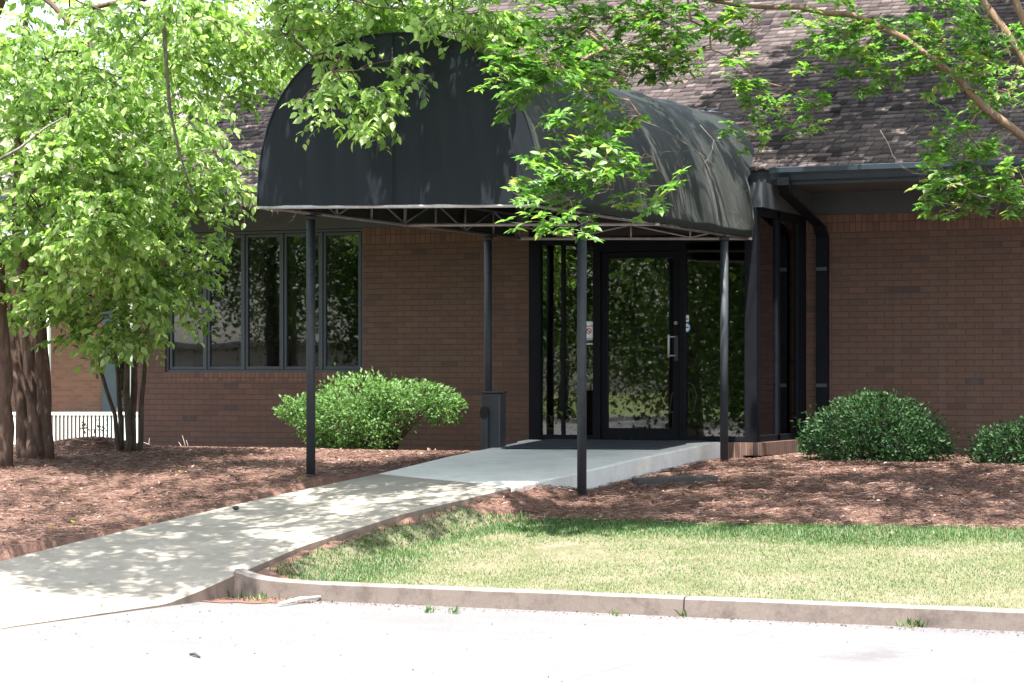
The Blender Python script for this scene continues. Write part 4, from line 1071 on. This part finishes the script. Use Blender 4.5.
pts.append(shade_points(rt, [(0, 552), (95, 533), (200, 500), (330, 482), (470, 486), (480, 497), (330, 538), (235, 566), (140, 585), (40, 590), (0, 585)], walk_hit, 560, 4.7, 5.6, .55))
pts.append(shade_points(rt, [(190, 112), (290, 78), (262, 185), (200, 190)], roof_hit, 260, 2.6, 3.8, .9, rel=True))
pts.append(shade_points(rt, [(0, 478), (240, 470), (330, 478), (220, 500), (60, 535), (0, 545)], bed_hit, 130, 5.0, 6.0, .6))
sh_t = grow_tree('shade_tree', 'tall tree with its trunk at the left edge and leafy branches reaching over the canopy', atd(2, 474, 25.6), stems, np.concatenate(pts), 'birch', M['leaf_birch'], M['bark_birch'], 32, scale=(.8, 1.05))
lb = B(); lb.tube([W(178, -30, 23.3, 0)[:3], W(163, 10, 23.4, 0)[:3], W(166, 60, 23.5, 0)[:3], W(170, 110, 23.6, 0)[:3], W(180, 155, 23.8, 0)[:3], W(196, 205, 24, 0)[:3]], [.030, .024, .020, .016, .012, .006], 8)
lb.tube([W(163, 12, 23.4, 0)[:3], W(140, 40, 23.6, 0)[:3], W(118, 55, 23.9, 0)[:3]], [.016, .013, .008], 6); lb.tube([W(-10, 165, 23.6, 0)[:3], W(20, 148, 23.6, 0)[:3], W(45, 128, 23.6, 0)[:3], W(66, 116, 23.8, 0)[:3]], [.018, .015, .012, .006], 6)
lb.build('limb', M['lichen'], sh_t)
# --- slim stems clump at px 125, foliage bulging right of it
blobs = [(140, 210, 27.0, 60, 60, .8, 60), (120, 290, 26.6, 55, 42, .7, 48), (175, 300, 27.2, 28, 32, .5, 18), (205, 200, 27.2, 38, 38, .6, 26), (190, 150, 27.2, 45, 40, .7, 30), (150, 90, 27.6, 70, 70, 1.0, 55), (120, 330, 26.8, 38, 16, .4, 14), (105, 338, 26.2, 48, 14, .4, 16), (60, 300, 26.6, 35, 25, .5, 16), (165, 255, 27.2, 45, 30, .5, 24), (105, 180, 28.4, 70, 90, .6, 50)]
stems = [[W(121, 462, 28.6, .034), W(114, 415, 28.5, .026), W(99, 365, 28.4, .022), W(80, 290, 28, .015)],
         [W(124, 462, 28.7, .036), W(120, 400, 28.7, .030), W(114, 330, 28.5, .022), W(110, 220, 28, .015)],
         [W(127, 462, 28.5, .040), W(127, 390, 28.4, .034), W(126, 310, 28.2, .026), W(130, 200, 28, .018)],
         [W(132, 462, 28.6, .050), W(134, 390, 28.5, .042), W(138, 320, 28.4, .034), W(150, 180, 28, .024), W(165, 20, 27.6, .012)],
         [W(137, 462, 28.75, .036), W(143, 380, 28.7, .028), W(150, 300, 28.5, .022), W(175, 180, 27.9, .014), W(190, 110, 27.5, .010)]]
grow_tree('clump_tree', 'slender many stemmed tree at the brick corner with foliage hanging over the window', at(130, 459, 'Z', -.25), stems, blob_points(rt, blobs), 'birch', M['leaf_birch'], M['bark_grey'], 33)

# --- right hand crape myrtle: trunk out of frame, boughs crossing the top right corner
bx0 = np.array((6.6, -3.6, -.35))
stems = [[(6.6, -3.6, -.45, .11), (6.55, -3.6, .8, .09), W(1040, 150, 22.3, 0.042), W(985, 108, 22.2, 0.037), W(960, 80, 22.2, 0.034), W(905, 38, 22.2, 0.029), W(850, 16, 22.3, 0.023), W(800, 10, 22.4, 0.019), W(735, 4, 22.5, 0.014), W(640, -12, 22.4, 0.010)],
         [(6.75, -3.45, -.45, .10), (6.8, -3.4, 1.6, .08), W(1035, 80, 22.8, 0.041), W(985, 5, 22.9, 0.034), W(940, -90, 23, 0.024), W(850, -180, 23, 0.014)],
         [(6.9, -3.7, -.45, .09), (7.0, -3.7, 1.5, .075), W(1060, 90, 21.6, 0.037), W(1000, -30, 21.5, 0.031), W(960, -160, 21.5, 0.014)]]
blobs = [(985, 45, 22.2, 45, 50, .7, 34), (1005, 185, 21.8, 28, 34, .4, 24), (955, 185, 21.8, 26, 26, .25, 11), (990, 145, 22, 34, 26, .4, 16), (930, 45, 22.4, 50, 26, .6, 22), (860, 25, 22.4, 45, 20, .5, 20), (900, 75, 22.4, 22, 12, .3, 5),
         (775, 92, 22.0, 26, 20, .2, 7), (800, 120, 22.0, 22, 14, .2, 5), (815, 100, 22.0, 15, 8, .2, 3), (765, 135, 22, 12, 14, .2, 3), (845, 60, 22.3, 25, 15, .3, 5),
         (720, 20, 22.4, 60, 20, .6, 22), (640, 15, 22.4, 60, 20, .6, 22), (690, 60, 22.2, 45, 18, .4, 14), (570, 30, 22.2, 50, 26, .5, 22), (610, 60, 21.9, 50, 22, .4, 18), (650, 55, 22, 40, 16, .3, 12),
         (555, 70, 20.5, 35, 22, .3, 13), (590, 95, 20.4, 30, 16, .25, 9), (530, 60, 20.7, 25, 20, .3, 8), (630, 120, 20.3, 20, 14, .2, 6),
         (600, 180, 20.0, 30, 18, .2, 12), (600, 82, 20.7, 42, 14, .3, 9), (612, 140, 20.2, 18, 12, .2, 5), (540, 88, 20.6, 18, 10, .2, 4), (565, 195, 20.0, 24, 14, .15, 7), (640, 165, 20.1, 25, 12, .2, 7), (585, 222, 19.9, 16, 10, .12, 6), (665, 190, 20.1, 16, 14, .15, 5), (560, 165, 20.1, 12, 8, .1, 2),
         (1000, 100, 23.0, 40, 30, .4, 10)]
pts = [blob_points(rt, blobs)]
pts.append(shade_points(rt, [(560, 520), (600, 470), (720, 462), (1090, 462), (1090, 522), (900, 521), (780, 524), (620, 521)], bed_hit, 640, 4.9, 6.2, .92))
pts.append(shade_points(rt, [(704, 112), (780, 58), (900, 24), (955, -4), (1100, -25), (1100, 165), (765, 165)], roof_hit, 1500, 2.6, 4.6, .98, rel=True))
pts.append(shade_points(rt, [(-1.5, -5.7), (1.6, -5.7), (1.6, .3), (-1.5, .3)], canopy_hit, 430, 4.9, 5.9, .85))
pts.append(shade_points(rt, [(-1.4, 2.3), (1.3, 2.3), (1.2, 3.5), (0, 3.9), (-1.0, 3.6)], face_hit, 110, 5.0, 5.8, .9))
grow_tree('crape_myrtle', 'crape myrtle whose smooth tan boughs reach in from the right over roof and canopy', bx0, stems, np.concatenate(pts), 'myrtle', M['leaf_myrtle'], M['bark_myrtle'], 34, scale=(.85, 1.15), tilt=.3, step=.22, twig_r=.0028)

# bare dead twigs
def dead_twig(px, py, zc, ang, L, seed, name, label, parent=None):
    r = np.random.RandomState(seed); b = B()
    def rec(p, d, l, rr, n):
        pts = [p]
        for k in range(5):
            d = d + r.normal(0, .18, 3); d /= np.linalg.norm(d); pts.append(pts[-1] + d * l / 5)
        b.tube(pts, list(np.linspace(rr, rr * .4, 6)), 4)
        if n > 0:
            for _ in range(3):
                k = r.randint(1, 6); d2 = d + r.normal(0, .7, 3); d2 /= np.linalg.norm(d2); rec(pts[k], d2, l * .55, rr * .55, n - 1)
    d = CR * math.cos(ang) + CU * math.sin(ang); rec(atd(px, py, zc), d, L, .0038, 3)
    return b
for o_, (px, py, zc, ang, L, sd) in enumerate([(700, 125, 21.6, -1.1, .9, 3), (640, 120, 21.6, -.2, .9, 4), (205, 205, 26.4, -.5, .6, 5), (240, 205, 26.4, -.1, .5, 6), (880, 130, 22.2, -.9, .7, 8)]):
    tree = [o for o in bpy.data.objects if o.name == ('crape_myrtle' if px > 500 else 'clump_tree.001')][0]
    b = dead_twig(px, py, zc, ang, L, sd, '', ''); b.build('bare_twig', M['twig'], tree)

# --- shrubs
def shrub(name, label, lobes, leaf, seed, n, cat='shrub', lsz=(.028, .045), base=None, holes=None):
    r = np.random.RandomState(seed); lobes = [(np.array(c), np.array(rd), w) for c, rd, w in lobes]
    base = base if base is not None else lobes[0][0] * [1, 1, 0] + [0, 0, -.18]
    t_ = thing(name, label, cat, tuple(base)); O, N = [], []
    tot = sum(w for _, _, w in lobes)
    for c, rd, w in lobes:
        m = int(n * w / tot); q = rand_unit(r, m); lump = 1 + .15 * np.sin(q[:, 0] * 7 + seed) * np.sin(q[:, 1] * 8 + 1) * np.cos(q[:, 2] * 6) + .09 * np.sin(q[:, 0] * 13 + q[:, 2] * 11 + c[0] * 9) * np.cos(q[:, 1] * 9)
        rr = np.where(r.uniform(size=m) < .8, r.uniform(.86, 1.06, m), r.uniform(.4, .9, m)) * lump
        ncl = max(12, int(55 * w)); cq = rand_unit(r, ncl); ci = r.randint(0, ncl, m); qq = np.where((r.uniform(size=m) < .78)[:, None], cq[ci] + r.normal(0, .13, (m, 3)), q)
        qq /= np.linalg.norm(qq, axis=1)[:, None]; hgt_ = 1 + r.uniform(-.10, .09, ncl)[ci] - .9 * np.sum((qq - cq[ci]) ** 2, axis=1).clip(0, .12)
        O.append(c + qq * rd * (rr * np.where(rr > .8, hgt_, 1))[:, None]); N.append(qq)
    O = np.concatenate(O); N = np.concatenate(N)
    keep = O[:, 2] > ground_z(O[:, 0], O[:, 1]) + .02
    O, N = O[keep], N[keep]; m = len(O)
    D = N + rand_unit(r, m) * .9 + [0, 0, .35]; D /= np.linalg.norm(D, axis=1)[:, None]; nn = N + rand_unit(r, m) * .7 + [0, 0, .3]
    S = r.uniform(lsz[0], lsz[1], m); V, T = leaf_arrays(O, D, nn, S, S * .5)
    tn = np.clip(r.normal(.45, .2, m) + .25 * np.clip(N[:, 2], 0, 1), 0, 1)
    tri_obj('foliage', V, T, np.repeat(tn, 7), leaf, t_)
    b = B()
    for k in range(26):
        c, rd, w = lobes[r.randint(len(lobes))]; q = rand_unit(r, 1)[0]; q[2] = abs(q[2]); e = c + q * rd * .85
        st = np.array(base) + [r.normal(0, .06), r.normal(0, .06), 0]; mid = (st + e) / 2 + [r.normal(0, .04), r.normal(0, .04), -.03]
        b.tube([st - [0, 0, .08], mid, e], [.016, .010, .004], 5)
    b.build('stem', M['bark_grey'], t_)
    return t_
def LB(px, py, Y, rx, rz, ry, w): 
    c = at(px, py, 'Y', Y); s_ = (c - CP) @ CF / FPX; return (c, (rx * s_, ry, rz * s_), w)
YB = .55
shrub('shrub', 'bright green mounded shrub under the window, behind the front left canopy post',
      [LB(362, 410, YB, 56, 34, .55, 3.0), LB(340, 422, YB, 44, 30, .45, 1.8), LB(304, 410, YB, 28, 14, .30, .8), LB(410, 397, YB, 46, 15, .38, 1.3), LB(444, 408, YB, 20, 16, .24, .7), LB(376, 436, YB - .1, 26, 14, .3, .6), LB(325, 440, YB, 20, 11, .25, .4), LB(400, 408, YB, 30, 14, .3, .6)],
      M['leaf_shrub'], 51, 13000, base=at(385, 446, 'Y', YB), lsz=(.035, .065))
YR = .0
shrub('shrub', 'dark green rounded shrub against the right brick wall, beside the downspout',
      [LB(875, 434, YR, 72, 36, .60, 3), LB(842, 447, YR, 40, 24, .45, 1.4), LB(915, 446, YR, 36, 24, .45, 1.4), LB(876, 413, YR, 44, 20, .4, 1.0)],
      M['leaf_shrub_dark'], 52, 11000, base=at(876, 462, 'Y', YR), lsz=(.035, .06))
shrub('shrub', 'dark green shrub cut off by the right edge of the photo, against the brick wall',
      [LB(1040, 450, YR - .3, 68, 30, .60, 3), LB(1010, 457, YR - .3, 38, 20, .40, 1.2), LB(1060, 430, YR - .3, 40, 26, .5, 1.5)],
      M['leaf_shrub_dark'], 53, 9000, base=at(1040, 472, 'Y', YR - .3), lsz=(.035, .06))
# sprig in front of the white railing
t_ = thing('sapling', 'thin leafy sprig in front of the white porch railing', 'sapling', tuple(at(112, 462, 'Z', -.25)))
b = B(); b.tube([atd(116, 458, 29), atd(112, 440, 29), atd(98, 430, 29), atd(78, 428, 29)], [.006, .005, .004, .002], 4); b.build('stem', M['twig'], t_)
r_ = np.random.RandomState(6); n = 34; O = np.array([atd(78 + r_.uniform(0, 30), 428 + r_.normal(0, 3), 29 + r_.normal(0, .1)) for _ in range(n)]); D = rand_unit(r_, n)
V, T = leaf_arrays(O, D, rand_unit(r_, n) + [0, 0, 1.], r_.uniform(.04, .07, n), r_.uniform(.02, .035, n)); tri_obj('foliage', V, T, np.repeat(r_.uniform(0, .5, n), 7), M['leaf_far'], t_)

# brush pile of raked straw by the corner tree
pc = at(92, 455, 'Z', -.22)
def pile_z(x, y):
    d = ((x - pc[0]) / .85) ** 2 + ((y - pc[1]) / .5) ** 2; return ground_z(x, y) + .13 * np.exp(-d * 1.6) * (1 + .2 * hnoise(x, y, 6, 3))
def reg_pile(r, n): x = pc[0] + r.normal(0, .55, n); y = pc[1] + r.normal(0, .33, n); ok = ((x - pc[0]) / 1.2) ** 2 + ((y - pc[1]) / .8) ** 2 < 1.2; return x[ok], y[ok]
pt = thing('straw_pile', 'low mound of raked dead straw and leaves beside the slender corner tree', 'brush pile', tuple(pc))
gx, gy = np.meshgrid(np.linspace(pc[0] - 1.2, pc[0] + 1.2, 50), np.linspace(pc[1] - .9, pc[1] + .9, 40), indexing='ij')
b = B(); b.grid(np.stack([gx, gy, pile_z(gx, gy) - .012], -1)); b.build('mound', M['soil'], pt)
s_ = straw('loose_straw', 9000, reg_pile, None, 0, .06, .2, 9, pile_z); s_.parent = pt; s_.location = -np.array(pc)
for k in ('category', 'label'): 
    if k in s_: del s_[k]

# weeds at the kerb corner and kerb foot
def weeds(name, spots, label, seed):
    r = np.random.RandomState(seed); O, D, S = [], [], []
    for (px, py, z, n, sp) in spots:
        c = at(px, py, 'Z', z)
        for _ in range(n):
            p = c + [r.normal(0, sp), r.normal(0, sp * .6), 0]; d = np.array([r.normal(0, .5), r.normal(0, .5), 1]); d /= np.linalg.norm(d); O.append(p); D.append(d); S.append(r.uniform(.03, .085))
    S = np.array(S); V, T = leaf_arrays(O, D, rand_unit(r, len(O)), S, S * .22); t = np.repeat(np.clip(r.normal(.4, .25, len(O)), 0, 1), 7)
    return tag(tri_obj(name, V, T, t, M['blade']), label, 'weeds', kind='stuff')
weeds('weeds', [(190, 597, LOT_Z, 30, .12), (165, 601, LOT_Z, 22, .1), (150, 603, LOT_Z, 10, .05), (240, 593, LOT_Z, 30, .12), (255, 600, LOT_Z, 40, .16), (275, 596, LOT_Z, 12, .06), (429, 613, LOT_Z, 14, .03), (453, 614, LOT_Z, 14, .03), (911, 627, LOT_Z, 40, .06), (682, 617, LOT_Z, 10, .02), (615, 616, LOT_Z, 8, .02), (120, 607, LOT_Z, 10, .05), (95, 612, LOT_Z, 10, .06)], 'small weeds growing in the gap along the kerb and walkway edge', 5)
weeds('weeds', [(520, 519, -.5, 30, .08), (420, 523, -.55, 40, .12), (478, 517, -.5, 40, .12), (505, 520, -.5, 30, .1), (60, 462, -.28, 10, .05), (112, 462, -.26, 40, .12), (640, 505, -.45, 8, .02), (705, 505, -.45, 8, .03), (805, 458, -.2, 12, .05), (235, 470, -.3, 10, .04)], 'stray tufts of grass poking out of the pine straw', 6)
# dirt washed into the kerb corner
r_ = np.random.RandomState(3); cc_ = [at(*p, 'Z', LOT_Z) for p in ((190, 601), (215, 598), (240, 588), (262, 590), (290, 598), (310, 602), (300, 603), (286, 603.6), (270, 603.2), (255, 604.2), (238, 603), (222, 603.4), (206, 602.2))]
b = B(); b.add([(p[0], p[1], LOT_Z + .005) for p in cc_], [tuple(range(len(cc_)))]); tag(b.build('dirt', M['soil']), kind='structure')

# bare stalks against the wall
for (px, py, lab, sd) in ((150, 452, 'short forked dead stalk by the wall near the slender tree', 2), (182, 452, 'leaning dead stalk in the straw below the window', 3)):
    c = at(px, py, 'Z', -.22); r_ = np.random.RandomState(sd); b = B()
    for k in range(3): b.tube([c, c + [r_.normal(0, .05), 0, .08], c + [r_.normal(0, .14), 0, r_.uniform(.12, .22)]], [.006, .005, .002], 5)
    o = b.build('dead_stalk', M['dry_wood']); tag(o, lab, 'stalk')

# ------------------------------------------------------------------ neighbouring porch wing, far left
fo = atd(60, 375, 58); fo[2] = 0
fb = thing('porch_house', 'brown brick house with white porch far behind the left trees', 'house', tuple(fo), rotz=YAW)
m_ = 58 / FPX
def lx_(px): return (px - 60) * m_
def lz_(py): return .74 + (375 - py) * m_
def fbrick():
    return brick_mat('far_brick', 'X', c1=(.25, .115, .082), c2=(.20, .092, .068), mortar=(.24, .17, .14), bw=.21, rh=.075)
b = B(); b.box(lx_(-70), lx_(88), 2.0, 2.3, lz_(470), lz_(200)); b.box(lx_(104), lx_(300), 2.0, 2.3, lz_(470), lz_(200)); b.box(lx_(88), lx_(104), 2.1, 2.3, lz_(470), lz_(200)); b.build('wall', fbrick(), fb)
b = B(); b.box(lx_(-90), lx_(330), -.6, 2.3, lz_(215), lz_(200)); b.box(lx_(-90), lx_(330), -.6, -.4, lz_(240), lz_(215)); b.build('porch_roof', M['white'], fb)
b = B(); b.add([(lx_(-110), -.9, lz_(200)), (lx_(350), -.9, lz_(200)), (lx_(300), 6, lz_(60)), (lx_(-60), 6, lz_(60)), (lx_(350), 12, lz_(200)), (lx_(-110), 12, lz_(200))], [(0, 1, 2, 3), (1, 4, 2), (2, 4, 5, 3), (0, 3, 5)]); b.build('roof', simple('far_roof', (.16, .14, .13), .9, .2), fb)
b = B(); b.box(lx_(88.3), lx_(103.7), 1.94, 2.09, lz_(455), lz_(300)); b.build('shutter', M['shutter'], fb)
b = B(); rect_frame(b, lx_(104), lx_(120), lz_(455), lz_(300), .06, 1.9, 1.99); wf = b.build('window', M['white'], fb)
g = B(); g.box(lx_(106), lx_(118), 1.93, 1.94, lz_(450), lz_(305)); g.build('pane', M['glass'], wf)
b = B(); b.box(lx_(41), lx_(50.5), -.2, .05, lz_(452), lz_(220)); b.box(lx_(40), lx_(51.5), -.23, .08, lz_(452), lz_(447)); b.build('column', M['white'], fb)
b = B(); b.box(lx_(-70), lx_(300), -.25, 2.0, lz_(462), lz_(451)); b.build('porch_floor', fbrick(), fb)
rl_ = B(); rl_.box(lx_(51), lx_(160), -.12, -.04, lz_(415), lz_(412)); rl_.box(lx_(51), lx_(160), -.12, -.04, lz_(449), lz_(447)); rl_.box(lx_(-70), lx_(41), -.12, -.04, lz_(415), lz_(412)); rl_.box(lx_(-70), lx_(41), -.12, -.04, lz_(449), lz_(447))
rail = rl_.build('railing', M['white'], fb)
bal = B(); bal.box(-.022, .022, -.10, -.06, lz_(447), lz_(415)); bal0 = bal.build('baluster', M['white'], rail)
first = True
for k in range(52):
    px = -48 + k * 3.95
    if 40 < px < 52: continue
    o = bal0 if first else bal0.copy()
    if not first: COL.objects.link(o); o.parent = rail
    o.location = (lx_(px), 0, 0); first = False

# ------------------------------------------------------------------ far trees: behind the roof, and across the car park (seen in the glass)
def big_tree(x, y, zb, H, Rr, n, label, seed, group, leaf='leaf_far', low=.25):
    r = np.random.RandomState(seed); st = [(x, y, zb - .3, .22), (x + r.normal(0, .15), y, zb + H * .35, .17), (x + r.normal(0, .4), y + r.normal(0, .3), zb + H * .85, .06)]
    q = rand_unit(r, n) * (r.uniform(0, 1, n) ** .4)[:, None]; c = np.array([x, y, zb + H * (low + 1) / 2]); pts = c + q * np.array([Rr, Rr, H * (1 - low) / 2])
    pts += .5 * np.stack([np.sin(pts[:, 2] * 1.1 + seed), np.cos(pts[:, 2] * 1.3), 0 * q[:, 0]], 1)
    grow_tree('broadleaf_tree', label, (x, y, zb), [st], pts, 'far', M[leaf], M['bark_grey'], seed, group=group, step=1.2, scale=(1.0, 1.7), sides=7, twig_r=.008)
gB = 'trees behind the brick building'
big_tree(-16, 26, -.6, 12, 4.5, 260, 'tree behind the left end of the roof, its crown seen through the foliage', 61, gB)
big_tree(-24, 40, -.6, 15, 6.0, 300, 'tall tree far behind the hip roof', 62, gB)
big_tree(-30, 22, -1.0, 11, 5, 220, 'tree standing between the far porch house and the roof', 63, gB)
big_tree(-6, 44, -.4, 16, 6.5, 300, 'tallest tree beyond the back of the building', 64, gB)
gF = 'trees across the car park, mirrored in the glass'
FT = [(-4.5, -19, 8, 2.6, 420), (-9, -26, 10, 3.6, 420), (-14.5, -24, 9, 3.4, 620), (-19, -29, 9, 3.6, 520), (-20, -34, 13, 4.5, 520), (-26, -33, 14, 4.8, 560), (-8, -38, 12, 4.5, 260), (0, -46, 12, 4.8, 240), (-30, -41, 15, 5.5, 560), (12, -52, 12, 5, 220), (-16, -52, 14, 5.5, 260)]
for k, (x, y, H, Rr, n) in enumerate(FT):
    big_tree(x, y, -1.0 if y > -45 else -.9 + (-45 - y) * .004, H, Rr, n, ['bushy tree nearest the doors across the car park', 'round crowned tree across the car park', 'tree reflected in the left windows', 'second tree reflected in the left windows', 'tall tree on the far verge', 'broad tree left of the tall verge tree', 'dense tree on the far verge', 'wide tree behind the photographer', 'tree at the far left of the verge', 'tree at the far right of the verge', 'tallest tree of the far verge'][k], 70 + k, gF, low=.18 if k in (2, 3, 4, 5, 8) else .04)
for k, (x, y) in enumerate([(-14, -58), (-20, -60), (-26, -58), (-31, -60), (-8, -60), (-2, -61), (5, -60)]):
    big_tree(x, y, -1.0, 7.5, 4.6, 260, 'one of the low bushy trees lining the far side of the car park', 90 + k, 'hedge trees beyond the car park', low=-.05)

# long low pale building across the car park, mirrored in the office windows
hb = thing('long_building', 'long low pale building beyond the car park, seen only in the window glass', 'building', (-50, -67, LOT_Z))
b = B(); b.box(-72, -34, -70, -67, LOT_Z - .3, 2.0); b.build('wall', simple('pale_render', (.30, .26, .23), .9, .25, .5), hb)
b = B(); b.box(-72.5, -33.5, -70.5, -66.5, 2.0, 2.25); b.build('roof', simple('far_flat_roof', (.2, .18, .17), .9, .2), hb)
for k in range(7):
    b = B(); b.box(-70 + k * 5, -68.2 + k * 5, -66.99, -66.95, -.2, 1.1); b.build('window', M['bronze'], hb)
# grit and leaf crumbs gathered on the asphalt below the kerb and across the lot
r_ = np.random.RandomState(91); n = 1500
x = np.where(r_.uniform(size=n) < .3, .42 + np.abs(r_.normal(0, .45, n)), r_.uniform(.3, 7, n)); y = np.where(r_.uniform(size=n) < .9, -9.49 - np.abs(r_.normal(0, .12, n)), r_.uniform(-14, -9.5, n)); ok = x > wr(y, 0) + .03; x, y = x[ok], y[ok]; n = len(x)
d = rand_unit(r_, n); d[:, 2] = np.abs(d[:, 2]) * .3; d /= np.linalg.norm(d, axis=1)[:, None]
S = r_.uniform(.006, .024, n); V, T = leaf_arrays(np.stack([x, y, np.full(n, LOT_Z + .004)], 1), d, rand_unit(r_, n) + [0, 0, 1.5], S, S * .6)
tag(tri_obj('grit', V, T, np.repeat(np.clip(r_.normal(.3, .3, n), 0, 1), 7), M['needle']), 'grit and leaf crumbs on the asphalt below the kerb', 'grit', kind='stuff')
x, y = reg_left(r_, 5000); x2, y2 = reg_right(r_, 3000); x = np.concatenate([x, x2]); y = np.concatenate([y, y2]); n = len(x)
S = r_.uniform(.012, .05, n); d = rand_unit(r_, n); d[:, 2] *= .3; d /= np.linalg.norm(d, axis=1)[:, None]
V, T = leaf_arrays(np.stack([x, y, ground_z(x, y) + .02], 1), d, rand_unit(r_, n) + [0, 0, 1.5], S, S * .6)
tag(tri_obj('leaf_litter', V, T, np.repeat(np.clip(r_.normal(.65, .3, n), 0, 1), 7), M['needle']), 'small dry leaves scattered over the pine straw beds', 'leaf litter', kind='stuff')

# two white wire chairs just inside the door
def wire_chair():
    t_ = thing('wire_chair', 'white wire garden chair behind the door glass, left one of the pair', 'chair', (-.18, .48, -.01), group='wire chairs inside the entrance')
    o3 = np.array([-.18, .48, -.01])
    b = B(); b.tube([o3 + [.19 * math.cos(a), .19 * math.sin(a), .33] for a in np.linspace(0, 2 * math.pi, 21)], .008, 5)
    for k in range(-3, 4): w_ = math.sqrt(.19 ** 2 - (k * .05) ** 2); b.tube([o3 + [k * .05, -w_, .33], o3 + [k * .05, w_, .33]], .004, 4)
    b.build('seat', M['white'], t_)
    b = B(); b.tube([o3 + [-.17, .12, .33], o3 + [-.18, .17, .52], o3 + [-.10, .2, .64], o3 + [0, .21, .67], o3 + [.10, .2, .64], o3 + [.18, .17, .52], o3 + [.17, .12, .33]], .009, 6)
    for k in (-.09, -.03, .03, .09): b.tube([o3 + [k + .03 * math.cos(a), .18, .48 + .11 * math.sin(a)] for a in np.linspace(0, 2 * math.pi, 13)], .0045, 4)
    b.build('backrest', M['white'], t_)
    for sx in (-1, 1):
        for sy in (-1, 1):
            b = B(); b.tube([o3 + [sx * .13, sy * .13, .33], o3 + [sx * .15, sy * .15, .15], o3 + [sx * .18, sy * .18, .0]], .008, 5); b.build('leg', M['white'], t_)
    return t_
c1_ = wire_chair(); c2_ = c1_.copy(); COL.objects.link(c2_); c2_.location = (.26, .42, -.01); c2_.rotation_euler = (0, 0, -.3)
c2_['label'] = 'white wire garden chair behind the door glass, right one of the pair'
for ch in list(c1_.children):
    q = ch.copy(); COL.objects.link(q); q.parent = c2_
